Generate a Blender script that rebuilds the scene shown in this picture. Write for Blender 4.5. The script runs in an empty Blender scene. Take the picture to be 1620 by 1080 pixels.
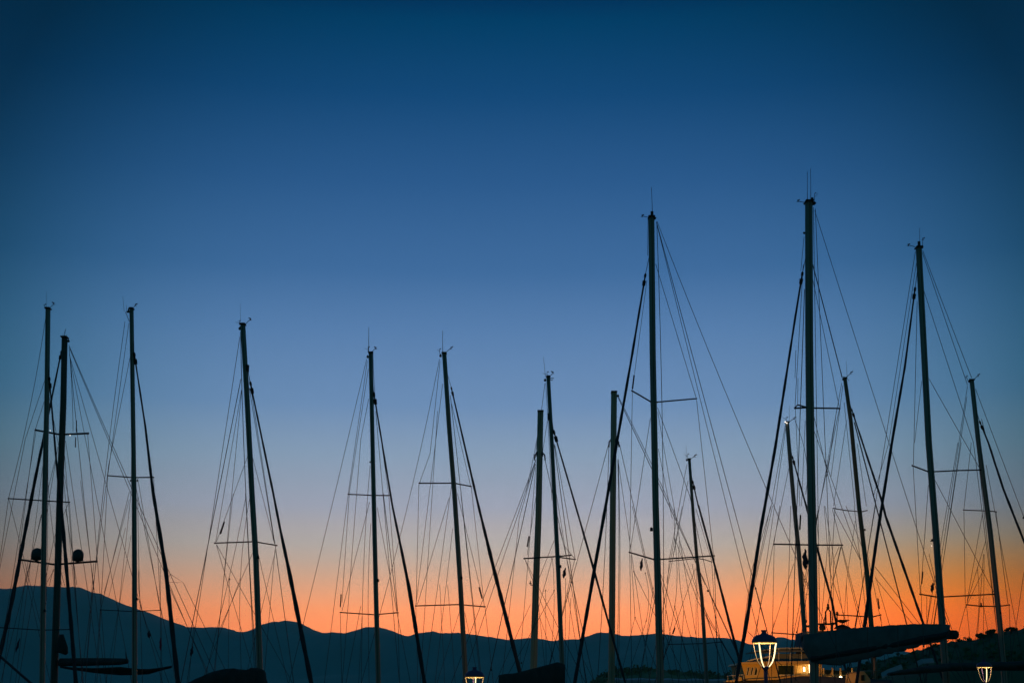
import bpy, bmesh, math, random, re
from mathutils import Vector, noise
random.seed(7)
sc = bpy.context.scene
COL = sc.collection

# ------------------------------------------------------------------ camera
FPX, HOR, CAMZ = 2250.0, 1120.0, 3.0
TH = math.atan((HOR - 540) / FPX)
cd = bpy.data.cameras.new('camera'); cam = bpy.data.objects.new('camera', cd); COL.objects.link(cam)
cd.sensor_width = 36; cd.lens = 36 * FPX / 1620; cd.clip_start = .1; cd.clip_end = 60000
cam.location = (0, 0, CAMZ); cam.rotation_euler = (math.pi / 2 + TH, 0, 0)
sc.camera = cam
sc.view_settings.view_transform = 'Standard'; sc.view_settings.look = 'None'
sc.view_settings.exposure = 0; sc.view_settings.gamma = 1
sc.cycles.use_denoising = True
sc.cycles.volume_bounces = 1
sc.cycles.max_bounces = 6

def lin(c):
    return tuple(((v / 255) / 12.92 if v / 255 <= .04045 else ((v / 255 + .055) / 1.055) ** 2.4) for v in c)

# ------------------------------------------------------------------ sky (after-sunset gradient by elevation and azimuth)
w = bpy.data.worlds.new('World'); sc.world = w; w.use_nodes = True
nt = w.node_tree; N = nt.nodes; L = nt.links
bg = N['Background']
tc = N.new('ShaderNodeTexCoord'); sep = N.new('ShaderNodeSeparateXYZ'); L.new(tc.outputs['Generated'], sep.inputs[0])
def math_(op, a, b=None, c=None):
    n = N.new('ShaderNodeMath'); n.operation = op
    for i, v in enumerate((a, b, c)):
        if v is None: continue
        if isinstance(v, (int, float)): n.inputs[i].default_value = v
        else: L.new(v, n.inputs[i])
    return n.outputs[0]
def ramp(fac, stops, raw=False):
    r = N.new('ShaderNodeValToRGB'); r.color_ramp.interpolation = 'LINEAR'
    if not raw: stops = [(a_, lin(c_)) for a_, c_ in stops]
    e = r.color_ramp.elements
    while len(e) > 1: e.remove(e[0])
    e[0].position = stops[0][0]; e[0].color = (*stops[0][1], 1)
    for p, c in stops[1:]:
        k = e.new(p); k.color = (*c, 1)
    L.new(fac, r.inputs[0]); return r.outputs[0]
def el(py): return math.sin(TH + math.atan((540 - py) / FPX)) * 2
zz = math_('MULTIPLY', sep.outputs[2], 2.0)
# sky radiance at dusk by height, linear, towards the glow
SKYB = [
    (1120, (2.2000, 0.4445, 0.0883)),
    (1060, (2.4500, 0.5500, 0.1338)),
    (1010, (2.5000, 0.6500, 0.1998)),
    (987, (2.4800, 0.7000, 0.2336)),
    (965, (2.3000, 0.7450, 0.2791)),
    (942, (1.8800, 0.7900, 0.3836)),
    (912, (1.4300, 0.8138, 0.5192)),
    (887, (1.1400, 0.8300, 0.6480)),
    (862, (0.9656, 0.8340, 0.7558)),
    (832, (0.8554, 0.7867, 0.8135)),
    (802, (0.6969, 0.7282, 0.8878)),
    (762, (0.5410, 0.6358, 0.8174)),
    (722, (0.4276, 0.5752, 0.7866)),
    (642, (0.2394, 0.4118, 0.7125)),
    (525, (0.1381, 0.2914, 0.5831)),
    (432, (0.0687, 0.1955, 0.4511)),
    (290, (0.0314, 0.1258, 0.3347)),
    (152, (0.0079, 0.0786, 0.2350)),
    (32, (0.0000, 0.0581, 0.1694)),
    (4, (0.0000, 0.0417, 0.1407)),
]
SKY_GLOW = [(el(py), tuple(v / 4 for v in c)) for py, c in SKYB]
SKY_BACK = [(0, (96, 132, 128)), (.12, (92, 138, 144)), (.35, (70, 126, 150)), (.98, (36, 100, 136))]
g1r = ramp(zz, SKY_GLOW, True); g2 = ramp(zz, SKY_BACK)
sc4 = N.new('ShaderNodeVectorMath'); sc4.operation = 'SCALE'; sc4.inputs['Scale'].default_value = 4.0; L.new(g1r, sc4.inputs[0]); g1 = sc4.outputs[0]
az = math_('ARCTAN2', sep.outputs[0], sep.outputs[1])
a0 = math_('ABSOLUTE', math_('SUBTRACT', az, -0.06))
fac = N.new('ShaderNodeMapRange'); fac.interpolation_type = 'SMOOTHERSTEP'
fac.inputs['From Min'].default_value = .25; fac.inputs['From Max'].default_value = 1.5
L.new(a0, fac.inputs['Value'])
mx = N.new('ShaderNodeMix'); mx.data_type = 'RGBA'
L.new(fac.outputs[0], mx.inputs['Factor']); L.new(g1, mx.inputs[6]); L.new(g2, mx.inputs[7])
# deeper orange low down to the right of the glow
mr = N.new('ShaderNodeMapRange'); mr.interpolation_type = 'SMOOTHSTEP'
mr.inputs['From Min'].default_value = .07; mr.inputs['From Max'].default_value = .34
L.new(az, mr.inputs['Value'])
mt = N.new('ShaderNodeMix'); mt.data_type = 'RGBA'; mt.blend_type = 'MULTIPLY'; mt.clamp_result = False
mt.inputs[7].default_value = (1.62, .93, 0, 1)
lowf = N.new('ShaderNodeMapRange'); lowf.interpolation_type = 'SMOOTHSTEP'; lowf.inputs['From Min'].default_value = .068; lowf.inputs['From Max'].default_value = .135
lowf.inputs['To Min'].default_value = 1; lowf.inputs['To Max'].default_value = 0
L.new(sep.outputs[2], lowf.inputs['Value'])
L.new(math_('MULTIPLY', mr.outputs[0], lowf.outputs[0]), mt.inputs['Factor']); L.new(mx.outputs[2], mt.inputs[6])
# lens vignette round the camera axis, put into the sky colour
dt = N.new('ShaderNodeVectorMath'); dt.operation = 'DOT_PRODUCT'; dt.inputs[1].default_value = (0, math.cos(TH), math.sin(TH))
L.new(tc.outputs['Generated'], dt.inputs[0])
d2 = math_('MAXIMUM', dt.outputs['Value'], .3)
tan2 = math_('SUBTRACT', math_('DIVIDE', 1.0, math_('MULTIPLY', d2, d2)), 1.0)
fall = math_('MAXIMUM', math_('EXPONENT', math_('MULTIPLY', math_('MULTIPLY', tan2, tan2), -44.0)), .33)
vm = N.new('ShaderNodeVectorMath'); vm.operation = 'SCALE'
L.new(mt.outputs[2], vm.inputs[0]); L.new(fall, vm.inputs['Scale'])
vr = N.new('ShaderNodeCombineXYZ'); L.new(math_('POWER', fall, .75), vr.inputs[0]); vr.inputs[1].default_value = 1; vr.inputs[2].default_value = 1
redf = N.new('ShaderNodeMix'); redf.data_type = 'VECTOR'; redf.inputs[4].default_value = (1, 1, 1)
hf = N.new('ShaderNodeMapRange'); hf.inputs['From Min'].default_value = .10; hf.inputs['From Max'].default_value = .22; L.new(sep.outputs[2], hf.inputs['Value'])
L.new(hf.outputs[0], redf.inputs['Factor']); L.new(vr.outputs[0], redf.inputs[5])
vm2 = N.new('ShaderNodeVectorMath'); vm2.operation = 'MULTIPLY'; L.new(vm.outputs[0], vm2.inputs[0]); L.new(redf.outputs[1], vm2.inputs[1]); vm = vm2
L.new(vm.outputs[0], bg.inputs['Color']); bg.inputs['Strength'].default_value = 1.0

# ------------------------------------------------------------------ materials
def mat(name, col, rough=.6, metal=0., var=.25, scale=3., emit=None, es=0., bump=0., alpha=None):
    m = bpy.data.materials.new(name); m.use_nodes = True
    t = m.node_tree; n = t.nodes; l = t.links; b = n['Principled BSDF']
    b.inputs['Roughness'].default_value = rough; b.inputs['Metallic'].default_value = metal
    tcx = n.new('ShaderNodeTexCoord'); nz = n.new('ShaderNodeTexNoise'); nz.inputs['Scale'].default_value = scale
    nz.inputs['Detail'].default_value = 5
    l.new(tcx.outputs['Object'], nz.inputs['Vector'])
    mxx = n.new('ShaderNodeMix'); mxx.data_type = 'RGBA'
    mxx.inputs[6].default_value = (*[c * (1 - var) for c in col], 1)
    mxx.inputs[7].default_value = (*[min(1, c * (1 + var)) for c in col], 1)
    l.new(nz.outputs['Fac'], mxx.inputs['Factor']); l.new(mxx.outputs[2], b.inputs['Base Color'])
    if bump:
        bp = n.new('ShaderNodeBump'); bp.inputs['Strength'].default_value = bump; l.new(nz.outputs['Fac'], bp.inputs['Height'])
        l.new(bp.outputs[0], b.inputs['Normal'])
    if emit:
        b.inputs['Emission Color'].default_value = (*emit, 1); b.inputs['Emission Strength'].default_value = es
    return m
M = {
    'alu': mat('mast_paint', (.28, .25, .19), .45, 0, .2, .8),
    'aludark': mat('dark_mast_paint', (.06, .085, .065), .6, 0, .3, 1),
    'wood': mat('varnished_spar', (.30, .20, .11), .5, 0, .35, 2),
    'tan': mat('tan_mast_paint', (.48, .37, .22), .5, 0, .3, .7),
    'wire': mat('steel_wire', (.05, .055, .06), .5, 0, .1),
    'rope': mat('rope', (.10, .09, .08), .9, 0, .2),
    'fit': mat('black_fitting', (.02, .022, .022), .6, 0, .2),
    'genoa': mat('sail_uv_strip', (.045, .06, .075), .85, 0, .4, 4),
    'canvas': mat('sail_cover_canvas', (.11, .15, .14), .9, 0, .5, 2.5, bump=.4),
    'dcanvas': mat('dark_canvas', (.03, .045, .04), .95, 0, .6, 3, bump=.4),
    'hull': mat('white_hull', (.55, .56, .56), .3, 0, .05),
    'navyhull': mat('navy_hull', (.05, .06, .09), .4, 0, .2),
    'deck': mat('teak_deck', (.25, .17, .1), .7, 0, .3, 6),
    'dome': mat('dark_dome', (.035, .05, .045), .5, 0, .2, 6),
    'flag': mat('flag_cloth', (.05, .04, .06), .9, 0, .3, 8),
    'red': mat('red_flag_cloth', (.42, .05, .08), .9, 0, .3, 8),
    'glass': mat('window_glass', (.02, .025, .03), .1, 0, .1),
    'cabin': mat('cream_cabin_paint', (.60, .42, .17), .5, 0, .12, 2),
    'white': mat('white_paint', (.7, .7, .68), .5, 0, .08, 2),
    'varn': mat('varnished_wood', (.38, .18, .07), .45, 0, .4, 3),
    'awn': mat('awning_cloth', (.36, .42, .46), .9, 0, .2, 1.5),
    'bimini': mat('navy_awning', (.12, .15, .2), .9, 0, .25, 2),
    'conc': mat('concrete', (.28, .27, .25), .85, 0, .3, 1.2, bump=.2),
    'iron': mat('lamp_iron', (.10, .06, .16), .45, .0, .25, 9),
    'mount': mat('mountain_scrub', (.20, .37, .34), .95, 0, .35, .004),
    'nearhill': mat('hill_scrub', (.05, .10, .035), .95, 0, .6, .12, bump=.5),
    'penin': mat('shore_scrub', (.24, .2, .08), .95, 0, .6, .1),  # warm village light on the headland is put into this base colour
    'leaf': mat('leaf', (.05, .12, .03), .9, 0, .6, .6),
    'leaf2': mat('olive_leaf', (.20, .17, .06), .9, 0, .6, .4),  # base colour raised and warmed to stand in for town light
    'bark': mat('bark', (.12, .09, .06), .9, 0, .4, 4),
    'led': mat('lamp_light_strip', (.9, .85, .7), .5, 0, .02, 3, (1, .78, .40), 1.9),  # emission stands in for lamp light falling on the strut faces
    'leddim': mat('lamp_reflector_rim', (.8, .6, .3), .5, 0, .02, 3, (1, .58, .12), .6),  # lamp light on the top ring, put in as emission
    'ledthin': mat('lamp_thin_strip', (.8, .6, .3), .5, 0, .02, 3, (1, .60, .2), .42),  # weaker painted glow for the struts that catch less lamp light
    'bulb': mat('lit_bulb', (1, .9, .7), .5, 0, .01, 3, (1, .72, .36), 6.0),
    'glow': mat('lit_interior', (.8, .5, .2), .6, 0, .5, 6, (1, .42, .06), .35),
    'glint': mat('lit_mast_lamp', (1, .95, .85), .5, 0, .01, 3, (1, .9, .78), 2.0),
}
def clearglass():
    m = bpy.data.materials.new('lantern_glass'); m.use_nodes = True
    t = m.node_tree; t.nodes.clear()
    o = t.nodes.new('ShaderNodeOutputMaterial'); tr = t.nodes.new('ShaderNodeBsdfTransparent'); gl = t.nodes.new('ShaderNodeBsdfGlossy')
    t.nodes.remove(gl); tr.inputs[0].default_value = (.95, .96, .94, 1); t.links.new(tr.outputs[0], o.inputs[0])
    return m
M['lglass'] = clearglass()

# ------------------------------------------------------------------ helpers
def P(px, py, D):
    x = px - 810.0; y = 540.0 - py
    dy = math.cos(TH) * FPX - math.sin(TH) * y; dz = math.sin(TH) * FPX + math.cos(TH) * y
    t = D / dy
    return Vector((x * t, D, CAMZ + dz * t))
def pxm(D): return D / FPX * 1.02
def link(name, me, m, parent=None, smooth=False):
    o = bpy.data.objects.new(name, me); COL.objects.link(o)
    if m: me.materials.append(m)
    if smooth:
        for p in me.polygons: p.use_smooth = True
    if parent:
        o.parent = parent; me.transform(o.parent_world.inverted() if hasattr(o, 'parent_world') else wm(parent).inverted())
    return o
from mathutils import Matrix
def wm(o):
    m = o.matrix_basis.copy()
    return (wm(o.parent) @ m) if o.parent else m
def thing(name, label, cat, loc, group=None):
    o = bpy.data.objects.new(name, None); COL.objects.link(o); o.location = loc; o.empty_display_size = .3
    o['label'] = label; o['category'] = cat
    if group: o['group'] = group
    return o
class MB:
    def __init__(s): s.v = []; s.f = []
    def add(s, vs, fs):
        n = len(s.v); s.v += [tuple(v) for v in vs]; s.f += [tuple(i + n for i in f) for f in fs]; return s
    def tube(s, pts, rad, n=6, cap=True, squash=1.0):
        pts = [Vector(p) for p in pts]
        if not isinstance(rad, (list, tuple)): rad = [rad] * len(pts)
        rings = []; vs = []
        for i, p in enumerate(pts):
            d = (pts[min(i + 1, len(pts) - 1)] - pts[max(i - 1, 0)]).normalized()
            ref = Vector((0, 1, 0)) if abs(d.y) < .85 else Vector((1, 0, 0))
            u = d.cross(ref).normalized(); v = u.cross(d).normalized()
            for k in range(n):
                a = 2 * math.pi * (k + .5) / n
                vs.append(p + (u * math.cos(a) + v * math.sin(a) * squash) * rad[i])
        fs = []
        for i in range(len(pts) - 1):
            for k in range(n):
                a = i * n + k; b = i * n + (k + 1) % n
                fs.append((a, b, b + n, a + n))
        if cap:
            fs.append(tuple(range(n))[::-1]); fs.append(tuple((len(pts) - 1) * n + k for k in range(n)))
        return s.add(vs, fs)
    def box(s, c, size, rz=0, bev=0):
        bm = bmesh.new(); bmesh.ops.create_cube(bm, size=1)
        for v in bm.verts: v.co = Vector((v.co.x * size[0], v.co.y * size[1], v.co.z * size[2]))
        if bev: bmesh.ops.bevel(bm, geom=bm.edges[:], offset=bev, segments=2, affect='EDGES')
        R = Matrix.Rotation(rz, 3, 'Z')
        bm.verts.index_update()
        s.add([R @ v.co + Vector(c) for v in bm.verts], [[v.index for v in f.verts] for f in bm.faces]); bm.free(); return s
    def ball(s, c, r, seg=12, rings=8, scale=(1, 1, 1)):
        bm = bmesh.new(); bmesh.ops.create_uvsphere(bm, u_segments=seg, v_segments=rings, radius=r)
        bm.verts.index_update()
        s.add([Vector((v.co.x * scale[0], v.co.y * scale[1], v.co.z * scale[2])) + Vector(c) for v in bm.verts], [[v.index for v in f.verts] for f in bm.faces]); bm.free(); return s
    def lathe(s, c, prof, n=20):
        vs = []; fs = []
        for r, z in prof:
            for k in range(n):
                a = 2 * math.pi * k / n; vs.append((c[0] + r * math.cos(a), c[1] + r * math.sin(a), c[2] + z))
        for i in range(len(prof) - 1):
            for k in range(n):
                a = i * n + k; b = i * n + (k + 1) % n; fs.append((a, b, b + n, a + n))
        fs.append(tuple(range(n))[::-1]); fs.append(tuple((len(prof) - 1) * n + k for k in range(n)))
        return s.add(vs, fs)
    def build(s, name, m, parent=None, smooth=False):
        me = bpy.data.meshes.new(name); me.from_pydata(s.v, [], s.f); me.update()
        return link(name, me, m, parent, smooth)

REG = {'a': (0, 460, .29644), 'b': (0, 760, .29644), 'c': (280, 480, .27778), 'd': (280, 780, .27778), 'e': (500, 500, .27778), 'f': (500, 780, .27778),
       'g': (760, 560, .24076), 'h': (760, 800, .25926), 'i': (960, 280, .25926), 'j': (960, 560, .24076), 'k': (960, 800, .25926), 'l': (1180, 250, .25926),
       'm': (1180, 520, .25926), 'n': (1160, 800, .25926), 'o': (1400, 360, .31474), 'p': (1380, 700, .35191), 'z': (0, 0, 1.0)}
def pt(tok):
    r = REG[tok[0]]; x, y = tok[1:].split(',')
    return r[0] + float(x) * r[2], r[1] + float(y) * r[2]

DECK = 1.6
LOOSE = []
def hull(root, mx, my, bow, length=13., beam=3.5, deck=DECK, mname='hull', colour='hull'):
    """lofted yacht hull; bow = unit heading, mast at 42% from the bow"""
    h = Vector((bow[0], bow[1], 0)).normalized(); s = Vector((h.y, -h.x, 0))
    c = Vector((mx, my, 0))
    vs = []; fs = []; NS = 14; ring = 9
    for i in range(NS + 1):
        t = i / NS; u = (t - .58) * length
        hw = beam / 2 * (math.sin(min(1, (1 - t) / .55 + .0) * math.pi / 2) ** .8) * (.82 + .18 * min(1, t / .35)) + .01
        sheer = deck + .25 * (t - .4) ** 2 * 3
        for k in range(ring):
            a = (k / (ring - 1) - .5) * 2
            ww = hw * (abs(a) ** .45) * (1 if a > 0 else -1)
            z = -.5 + (sheer + .5) * abs(a) ** 2.2
            vs.append(c + h * (u + (z * .12 if t > .7 else 0)) + s * ww + Vector((0, 0, z)))
    for i in range(NS):
        for k in range(ring - 1):
            a = i * ring + k; fs.append((a, a + ring, a + ring + 1, a + 1))
    fs.append(tuple(range(ring)))
    o = MB().add(vs, fs).build(mname, M[colour], root, True)
    d = MB(); dv = []
    for i in range(NS + 1):
        dv += [vs[i * ring] - Vector((0, 0, .03)), vs[i * ring + ring - 1] - Vector((0, 0, .03))]
    d.add(dv, [(2 * i, 2 * i + 1, 2 * i + 3, 2 * i + 2) for i in range(NS)]).build('deck', M['deck'], root)
    # coachroof
    cb = MB(); vv = []; L0, L1 = -length * .22, length * .16; rows = [(0, 1.0, 0), (.12, .96, .30), (.45, .9, .42), (1, .7, .38), (1.15, .62, 0)]
    ang = math.atan2(h.x, h.y)
    for q, wf, zf in rows:
        uu = L0 + (L1 - L0) * q; hw = beam * .29 * wf
        for a, zz_ in ((-1, 0), (-.92, zf), (-.5, zf * 1.12), (.5, zf * 1.12), (.92, zf), (1, 0)):
            vv.append(c + h * uu + s * hw * a + Vector((0, 0, deck + .0 + zz_)))
    cb.add(vv, [(r * 6 + k, r * 6 + k + 1, r * 6 + k + 7, r * 6 + k + 6) for r in range(4) for k in range(5)] + [(0, 1, 2, 3, 4, 5), tuple(24 + k for k in range(6))[::-1]])
    cab = cb.build('cabin', M['white'], root)
    for sgn in (-1, 1):
        wb = MB()
        wb.tube([c + h * (L0 + (L1 - L0) * .15) + s * sgn * beam * .285 + Vector((0, 0, deck + .18)), c + h * (L0 + (L1 - L0) * .9) + s * sgn * beam * .225 + Vector((0, 0, deck + .2))], .07, 6)
        wb.build('cabin_window', M['glass'], cab)
    return h, s

def dp(pts, tol):
    if len(pts) < 3: return pts
    a, b = Vector((*pts[0], 0)), Vector((*pts[-1], 0)); d = (b - a); n = max(d.length, 1e-6); best, bi = 0, 0
    for i in range(1, len(pts) - 1):
        q = Vector((*pts[i], 0)) - a; t = max(0, min(1, q.dot(d) / n / n)); e = (q - d * t).length
        if e > best: best, bi = e, i
    if best < tol: return [pts[0], pts[-1]]
    return dp(pts[:bi + 1], tol)[:-1] + dp(pts[bi:], tol)
def smooth(pts, kind):
    """a stay is straight or sags evenly; a shroud only bends where a spreader pushes it out"""
    if len(pts) < 3: return pts
    if kind in 'BFH':
        (x0, y0), (x1, y1) = pts[0], pts[-1]
        if abs(y1 - y0) < 60: return pts
        dev = []
        for x, y in pts[1:-1]:
            t = (y - y0) / (y1 - y0); dev.append((x - (x0 + (x1 - x0) * t)) / max(.05, 4 * t * (1 - t)))
        dev.sort(); s = max(-9, min(9, dev[len(dev) // 2]))
        return [(x0 + (x1 - x0) * t + 4 * s * t * (1 - t), y0 + (y1 - y0) * t) for t in [i / 8 for i in range(9)]]
    return dp(pts, 5.5)
NAMES = {'S': 'shroud', 'H': 'halyard', 'B': 'backstay', 'F': 'forestay', 'D': 'diagonal_stay', 'L': 'flag_line', 'T': 'topping_lift'}
def boat(name, label, D, spec, cat='sailboat', group=None, mastmat='alu', bow=(.35, .94), length=13., beam=3.5, deck=DECK, hullcol='hull', do_hull=True, sdy=.0):
    first = [l for l in spec.strip().splitlines() if l.strip().startswith('mast')][0].split()
    mp = [t for t in first[1:] if re.match(r'^[a-z]-?[\d.]+,', t)]
    bx, by = pt(mp[-1]); base = P(bx, by, D)
    root = thing(name, label, cat, (base.x, D, 0), group or ('sailboats moored along the harbour' if cat == 'sailboat' else None))
    lastmast = None
    mpts_px = [pt(t) for t in mp]
    ends = []
    for l_ in spec.strip().splitlines():
        if l_.split()[0] in ('spr', 'blk', 'refl'): ends += [pt(t) for t in l_.split() if re.match(r'^[a-z]-?[\d.]+,', t)]
    for line in spec.strip().splitlines():
        tk = line.split()
        if not tk or tk[0].startswith('#'): continue
        kind = tk[0]; ws = [float(x) for x in tk[1].split('/')]
        stop = '!' in tk; tk = [t for t in tk if t != '!']
        pts = [pt(t) for t in tk[2:] if re.match(r'^[a-z]-?[\d.]+,', t)]
        if kind.startswith('mast'):
            pp = [P(x, y, D) for x, y in pts]
            lo = pp[-1]; d = (lo - pp[-2]); tt = (deck - lo.z) / d.z; e = lo + d * tt; e.x = lo.x + (e.x - lo.x) * .5
            pp.append(e)
            n = len(pp); rr = [(ws[0] + (ws[-1] - ws[0]) * min(1, i / (n - 2))) * pxm(D) / 2 for i in range(n)]
            # densify so that the taper and section stay round
            mm = MB().tube(pp, rr, 12, True, 1.5).build('mast', M[mastmat], root, True)
            # sail track / slot on the after face and tangs
            MB().tube([p + Vector((0, -r * 1.45, 0)) for p, r in zip(pp, rr)], .012, 4).build('sail_track', M['fit'], mm)
            tp = pp[0]
            cw = 2.02 if mastmat == 'tan' else 2.25
            MB().box(tp + Vector((0, 0, .02)), (rr[0] * cw, rr[0] * 3.5, .06), 0, .01).build('masthead_cap', M['fit'], mm)
            lastmast = mm; continue
        if kind in NAMES:
            pts = smooth(pts, kind)
            y0 = pts[0][1]
            tot = {'F': 5.0, 'B': -6.0}.get(kind, sdy)
            q = []
            for x, y in pts: q.append(P(x, y, D + tot * max(0, (y - y0)) / max(60., 1200. - y0)))
            loose = pts[-1][1] > 800 and kind in 'BFST' and not any(math.hypot(pts[-1][0] - a_, pts[-1][1] - b_) < 14 for a_, b_ in ends)
            if (pts[-1][1] > 945 or loose) and not stop and not (pts[-1][1] < 1000 and any(math.hypot(pts[-1][0] - a_, pts[-1][1] - b_) < 9 for a_, b_ in ends)):
                if loose and pts[-1][1] <= 945: LOOSE.append((name, line))
                d = q[-1] - q[-2]
                if d.z < -.01: q.append(q[-1] + d * ((deck - q[-1].z) / d.z))
            r = [max(.0035, (ws[0] + (ws[-1] - ws[0]) * min(1, i / max(1, len(pts) - 1))) * pxm(D) / 2) for i in range(len(q))]
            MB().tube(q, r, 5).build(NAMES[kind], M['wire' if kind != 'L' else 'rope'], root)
        elif kind == 'genoa':
            y0 = pts[0][1]
            q = [P(x, y, D + 5.0 * (y - y0) / max(60., 1200. - y0)) for x, y in pts]
            n = len(q); wl = [ws[min(i, len(ws) - 1)] for i in range(n)]
            d = q[-1] - q[-2]; q.append(q[-1] + d * ((deck + .6 - q[-1].z) / d.z)); wl.append(wl[-1] * .6)
            # subdivide with a slight spiral lumpiness
            qq = []; rr = []
            for i in range(len(q) - 1):
                m = max(2, int((q[i] - q[i + 1]).length / .35))
                for k in range(m):
                    t = k / m; qq.append(q[i].lerp(q[i + 1], t)); ww = wl[i] + (wl[i + 1] - wl[i]) * t
                    rr.append(ww * pxm(D) / 2 * (1 + .10 * math.sin(len(qq) * 1.9) + random.uniform(-.05, .05)))
            qq.append(q[-1]); rr.append(wl[-1] * pxm(D) / 2)
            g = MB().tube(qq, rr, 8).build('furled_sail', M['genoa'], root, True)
            # swivel at the head of the furled sail, drum at its foot
            d = (qq[1] - qq[0]).normalized(); s_ = MB()
            s_.tube([qq[0] - d * .28, qq[0] - d * .16], [.045, .045], 8); s_.tube([qq[0] - d * .05, qq[0] + d * .14], [.068, .06], 8)
            s_.tube([qq[0] - d * .3, qq[0]], .03, 6)
            s_.build('swivel', M['fit'], g)
            e = qq[-1]; MB().tube([e, e + d * .12, e + d * .16, e + d * .3], [.12, .12, .05, .05], 10).build('furling_drum', M['fit'], g)
            MB().tube([e + d * .3, e + (d * ((deck - e.z) / d.z))], .015, 5).build('stay_foot', M['wire'], g)
            # bare stay above
            mtop = P(*mpts_px[0], D)
            up = qq[0] - d * .3
            hh = up - d * 1.2
            tfrac = 0
            MB().tube([up, Vector((mtop.x + (base.x - mtop.x) * max(0, (mtop.z - hh.z)) / max(.1, mtop.z - base.z), D + .05, hh.z))], .012, 5).build('forestay', M['wire'], root)
        elif kind == 'spr':
            q = [P(x, y, D + (0 if i else sdy * .2)) for i, (x, y) in enumerate(pts)]
            r = [ws[0] * pxm(D) / 2] * len(q)
            s_ = MB().tube(q, r, 6, True, 1.5).build('spreader', M['fit'], root)
            tips = (q[0], q[-1])
            for t_ in tips: MB().ball(t_, ws[0] * pxm(D) * .62, 8, 6).build('spreader_end', M['fit'], s_)
        elif kind == 'ant':
            MB().tube([P(x, y, D) for x, y in pts], [ws[0] * pxm(D) / 2, ws[-1] * pxm(D) / 2 * .6][:2] + [ws[-1] * pxm(D) / 2 * .6] * (len(pts) - 2), 5).build('antenna', M['fit'], lastmast)
        elif kind == 'arm':   # an instrument arm ending in wind sensor cups and a vane
            q = [P(x, y, D) for x, y in pts]; r = ws[0] * pxm(D) / 2
            s_ = MB().tube(q, r, 5)
            s_.build('sensor_arm', M['fit'], lastmast)
            e = q[-1]; k = MB(); px1 = pxm(D)
            k.tube([e + Vector((0, 0, -1.6 * px1)), e + Vector((0, 0, 2.2 * px1))], .55 * px1, 5)
            dr = random.choice((-1, 1)); 
            k.add([e + Vector((0, .02, 1.2 * px1)), e + Vector((dr * 3.0 * px1, .02, 3.0 * px1)), e + Vector((dr * 3.6 * px1, .02, 1.6 * px1)), e + Vector((dr * .4 * px1, .02, .2 * px1)),
                   e + Vector((0, -.02, 1.2 * px1)), e + Vector((dr * 3.0 * px1, -.02, 3.0 * px1)), e + Vector((dr * 3.6 * px1, -.02, 1.6 * px1)), e + Vector((dr * .4 * px1, -.02, .2 * px1))],
                  [(0, 1, 2, 3), (7, 6, 5, 4), (0, 4, 5, 1), (1, 5, 6, 2), (2, 6, 7, 3), (3, 7, 4, 0)])
            for j in range(3):
                a = j * 2.09 + .5
                cpt = e + Vector((math.cos(a) * 1.5 * px1, math.sin(a) * 1.5 * px1, -1.5 * px1))
                k.ball(cpt, .55 * px1, 6, 4); k.tube([e + Vector((0, 0, -1.5 * px1)), cpt], .2 * px1, 4)
            k.build('wind_sensor', M['fit'], lastmast)
        elif kind == 'vane':  # arrow-shaped wind indicator standing on a stem
            q = [P(x, y, D) for x, y in pts]; px1 = pxm(D); k = MB()
            k.tube(q[:2], ws[0] * px1 / 2, 5)
            mid = (q[0] + q[1]) / 2
            k.tube([Vector((mid.x, D, mid.z)), P(pts[2][0], pts[2][1], D)], .3 * px1, 4)
            e = q[1]; k.add([e + Vector((0, .01, 0)), e + Vector((2.4 * px1, .01, 1.1 * px1)), e + Vector((2.4 * px1, .01, -1.1 * px1)), e + Vector((0, -.01, 0)), e + Vector((2.4 * px1, -.01, 1.1 * px1)), e + Vector((2.4 * px1, -.01, -1.1 * px1))],
                            [(0, 1, 2), (5, 4, 3), (0, 3, 4, 1), (1, 4, 5, 2), (2, 5, 3, 0)])
            k.build('wind_vane', M['fit'], lastmast)
        elif kind == 'refl':
            q = [P(x, y, D) for x, y in pts]; r = ws[0] * pxm(D) / 2; d = (q[1] - q[0])
            MB().tube([q[0] - d * .0, q[0] + d * .04, q[0] + d * .06, q[0] + d * .94, q[0] + d * .96, q[1]], [r * .5, r * .6, r, r, r * .6, r * .5], 8).build('radar_reflector', M['fit'], root, True)
        elif kind in ('flag', 'redflag'):
            q = [P(x, y, D) for x, y in pts]; r = ws[0] * pxm(D) / 2; mm_ = []
            n = 9; qq = []; rr = []
            for i in range(n):
                t = i / (n - 1); qq.append(q[0].lerp(q[1], t) + Vector((math.sin(i * 1.7) * r * .25, 0, 0)))
                rr.append(r * (.15 + .85 * math.sin(math.pi * min(1, t * 1.05) ** 1.4) * (1 + .2 * math.sin(i * 2.6))) + .01)
            MB().tube(qq, rr, 7, True, .5).build('furled_flag', M['flag' if kind == 'flag' else 'red'], root)
        elif kind == 'blk':
            c = P(*pts[0], D); s = ws[0] * pxm(D)
            k = MB().box(c, (s, s, s * (ws[1] / ws[0] if len(ws) > 1 else 1)), 0, s * .15)
            k.tube([c, c + Vector((0, 0, s * .9))], s * .2, 5)
            k.build('block', M['fit'], root)
        elif kind == 'lamp':
            c = P(*pts[0], D - .18); s = ws[0] * pxm(D) / 2
            k = MB().lathe(c + Vector((0, 0, -s * 1.2)), [(s * .5, -s * .6), (s * 1.1, -s * .5), (s, 0), (s, s * 1.6), (s * .3, s * 2.2)], 10)
            o = k.build('steaming_light', M['fit'], lastmast)
            MB().box(c + Vector((0, .1, -s * .6)), (s * .8, .22, s * .6)).build('bracket', M['fit'], o)
        elif kind == 'glint':
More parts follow.
